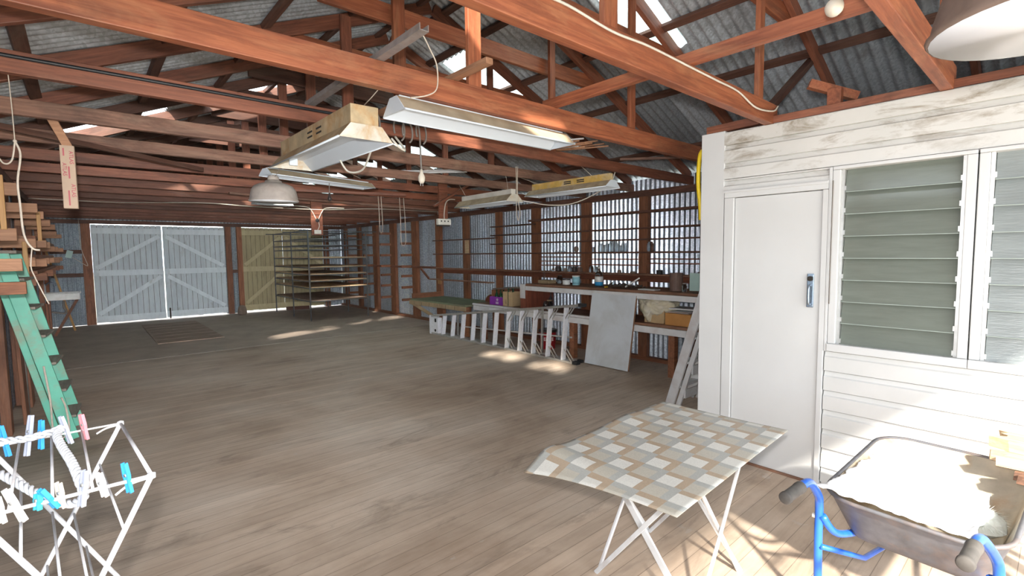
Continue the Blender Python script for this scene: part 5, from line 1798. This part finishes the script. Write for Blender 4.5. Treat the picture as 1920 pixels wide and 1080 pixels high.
MB().loft([tray_loop(t) for t in (0, .2, .45, .7, .9, 1.0)], cap0=False).build('tray', 'galvanised_tray', wbw, smooth=True)
MB().loft([tray_loop(t, .006) for t in (0, .2, .45, .7, .88, .97)], cap0=False).build('tray_lining', 'tray_inside', wbw, smooth=True)
rim = tray_loop(0)
MB().tube(rim + [rim[0], rim[1]], .009, 8, cap=False).build('rolled_rim', 'galvanised_tray', wbw, smooth=True)
for s_ in (1, -1):
    path = smooth_path([(-.33, s_ * .25, .722), (-.27, s_ * .25, .722), (-.20, s_ * .255, .695), (-.08, s_ * .27, .60), (-.045, s_ * .278, .55), (-.035, s_ * .28, .48), (-.03, s_ * .282, .38), (-.0, s_ * .285, .02)], 6)
    MB().tube(path, .0165, 12).build('handle_tube', 'blue_paint', wbw, smooth=True)
    MB().lathe((-.46, s_ * .25, .722), [(0, -.004), (.019, -.004), (.023, .0), (.0235, .012), (.021, .016), (.021, .10), (.023, .125), (.0225, .14), (.017, .145)], 20, Matrix.Rotation(PI / 2, 3, 'Y')).build('grip', 'grip_rubber', wbw, smooth=True)
    MB().tube(smooth_path([(-.045, s_ * .262, .50), (.05, s_ * .235, .40), (.30, s_ * .19, .345), (.60, s_ * .13, .30), (.85, s_ * .09, .23), (1.0, s_ * .075, .195)]), .0155, 10).build('chassis_tube', 'blue_paint', wbw, smooth=True)
    MB().tube([(-.04, s_ * .265, .36), (.30, s_ * .20, .20), (.75, s_ * .11, .22)], .012, 8).build('brace', 'blue_paint', wbw, smooth=True)
    MB().lathe((-.035, s_ * .297, .485), [(0, -.008), (.010, -.008), (.010, .008), (0, .012)], 10, Matrix.Rotation(PI / 2, 3, 'X')).build('bolt', 'aluminium', wbw)
MB().tube([(-.02, -.285, .018), (-.02, .285, .018)], .012, 8).build('foot_bar', 'blue_paint', wbw, smooth=True)
wh = MB().lathe((1.0, 0, .19), [(.12, -.035), (.165, -.045), (.185, -.03), (.19, 0), (.185, .03), (.165, .045), (.12, .035)], 28, Matrix.Rotation(PI / 2, 3, 'X')).build('tyre', 'black_rubber', wbw, smooth=True)
MB().lathe((1.0, 0, .19), [(0, -.03), (.03, -.03), (.03, -.01), (.118, -.02), (.12, .02), (.03, .01), (.03, .03), (0, .03)], 20, Matrix.Rotation(PI / 2, 3, 'X')).build('hub', 'blue_paint', wh, smooth=True)
MB().tube([(1.0, -.09, .195), (1.0, .09, .195)], .008, 8).build('axle', 'aluminium', wbw, smooth=True)

# crumpled plastic sheet in the tray
vs, fs = [], []
nx, ny = 60, 44
for j in range(ny + 1):
    for i in range(nx + 1):
        u, v = i / nx, j / ny
        x = -.015 + .62 * u
        y = -.20 + .50 * v
        y = y * (1 - .12 * u)
        edge = .585 + .03 * u
        inner = min(1, max(0, min((x - .0) / .18, (.325 - abs(y)) / .16)))
        base = edge + .014 - .09 * inner ** 1.3 - .03 * max(0, u - .5)
        z = base + .030 * noise.noise(Vector((x * 7, y * 8, 1))) * inner + .018 * abs(noise.noise(Vector((x * 16, y * 14, 4)))) + .006 * noise.noise(Vector((x * 40, y * 40, 2)))
        z += .035 * max(0, .5 - u) * max(0, v - .3)
        vs.append((x + .01 * noise.noise(Vector((x * 9, y * 9, 7))), y + .02 * noise.noise(Vector((x * 12, y * 5, 9))), z))
for j in range(ny):
    for i in range(nx):
        a = j * (nx + 1) + i
        fs.append((a, a + 1, a + nx + 2, a + nx + 1))
o = MB().add(vs, fs).build('plastic_sheet', 'plastic_sheet', None, smooth=True, solid=.0015)
o.matrix_world = Matrix.Translation((2.37, .385, 0)) @ Matrix.Rotation(R(-3), 4, 'Z')
tag(o, 'crumpled white plastic sheet filling the rear of the wheelbarrow tray', 'sheet')
# fluffy white bundle
rb = random.Random(11)
mb = MB()
fc = Vector((2.84, .20, .475))
for i in range(900):
    d = Vector((rb.gauss(0, 1), rb.gauss(0, 1), rb.gauss(.35, .8))).normalized()
    ln = rb.uniform(.07, .125)
    side = d.cross(Vector((rb.random(), rb.random(), rb.random()))).normalized() * .0022
    tip = fc + Vector((d.x * ln * 1.1, d.y * ln * .9, abs(d.z) * ln * .75)) + Vector((0, 0, -.01))
    b_ = fc + d * .02
    m_ = (b_ + tip) / 2 + Vector((0, 0, .008))
    mb.add([b_ - side, b_ + side, m_ + side * .8, m_ - side * .8, tip], [(0, 1, 2, 3), (3, 2, 4)])
mb.lathe(tuple(fc - Vector((0, 0, .05))), [(0, 0), (.05, .0), (.085, .03), (.08, .07), (.05, .095), (0, .105)], 18)
o = mb.build('fluffy_duster', 'fluff', None)
tag(o, 'fluffy white and pale green duster head lying in the wheelbarrow tray', 'duster')

# broken planks stacked behind the wheelbarrow
stp = thing('sawhorse', 'rough timber trestle holding the broken planks at the right edge', 'trestle', (3.22, -.26, 0))
for (a, b) in (((-.16, -.12, 0), (-.04, -.05, .55)), ((-.16, .12, 0), (-.04, .05, .55)), ((.16, -.12, 0), (.04, -.05, .55)), ((.16, .12, 0), (.04, .05, .55))):
    MB().bar(a, b, .04, .05).build('leg', 'lumber', stp)
MB().bb(-.09, .09, -.2, .22, .55, .617).build('top_rail', 'lumber', stp, bevel=.003)
for k, (c, s, rz_, ry, m_) in enumerate((((3.16, -.03, .677), (.13, .48, .045), 4, 0, 'pale_offcut'), ((3.24, -.10, .7255), (.16, .62, .05), -5, 0, 'pale_offcut'), ((3.10, -.12, .636), (.10, .5, .035), 20, 0, 'bench_wood'))):
    ra = random.Random(k + 2)
    mb = MB()
    n = 7
    hx, hy, hz = s[0] / 2, s[1] / 2, s[2] / 2
    loopa = [(-hx, -hy), (hx, -hy)] + [(hx - 2 * hx * i / n, hy - ra.uniform(0, .09)) for i in range(n + 1)]
    mb.loft([[(x, y, -hz) for x, y in loopa], [(x + .004, y + ra.uniform(-.01, .01), hz) for x, y in loopa]])
    o = mb.build('broken_plank', m_, None)
    o.location = c
    o.rotation_euler = (0, R(ry), R(rz_))
    tag(o, 'broken splintered plank at the right edge, %s' % ['lower pale one', 'upper wide pale one', 'dark one at the bottom'][k], 'plank')
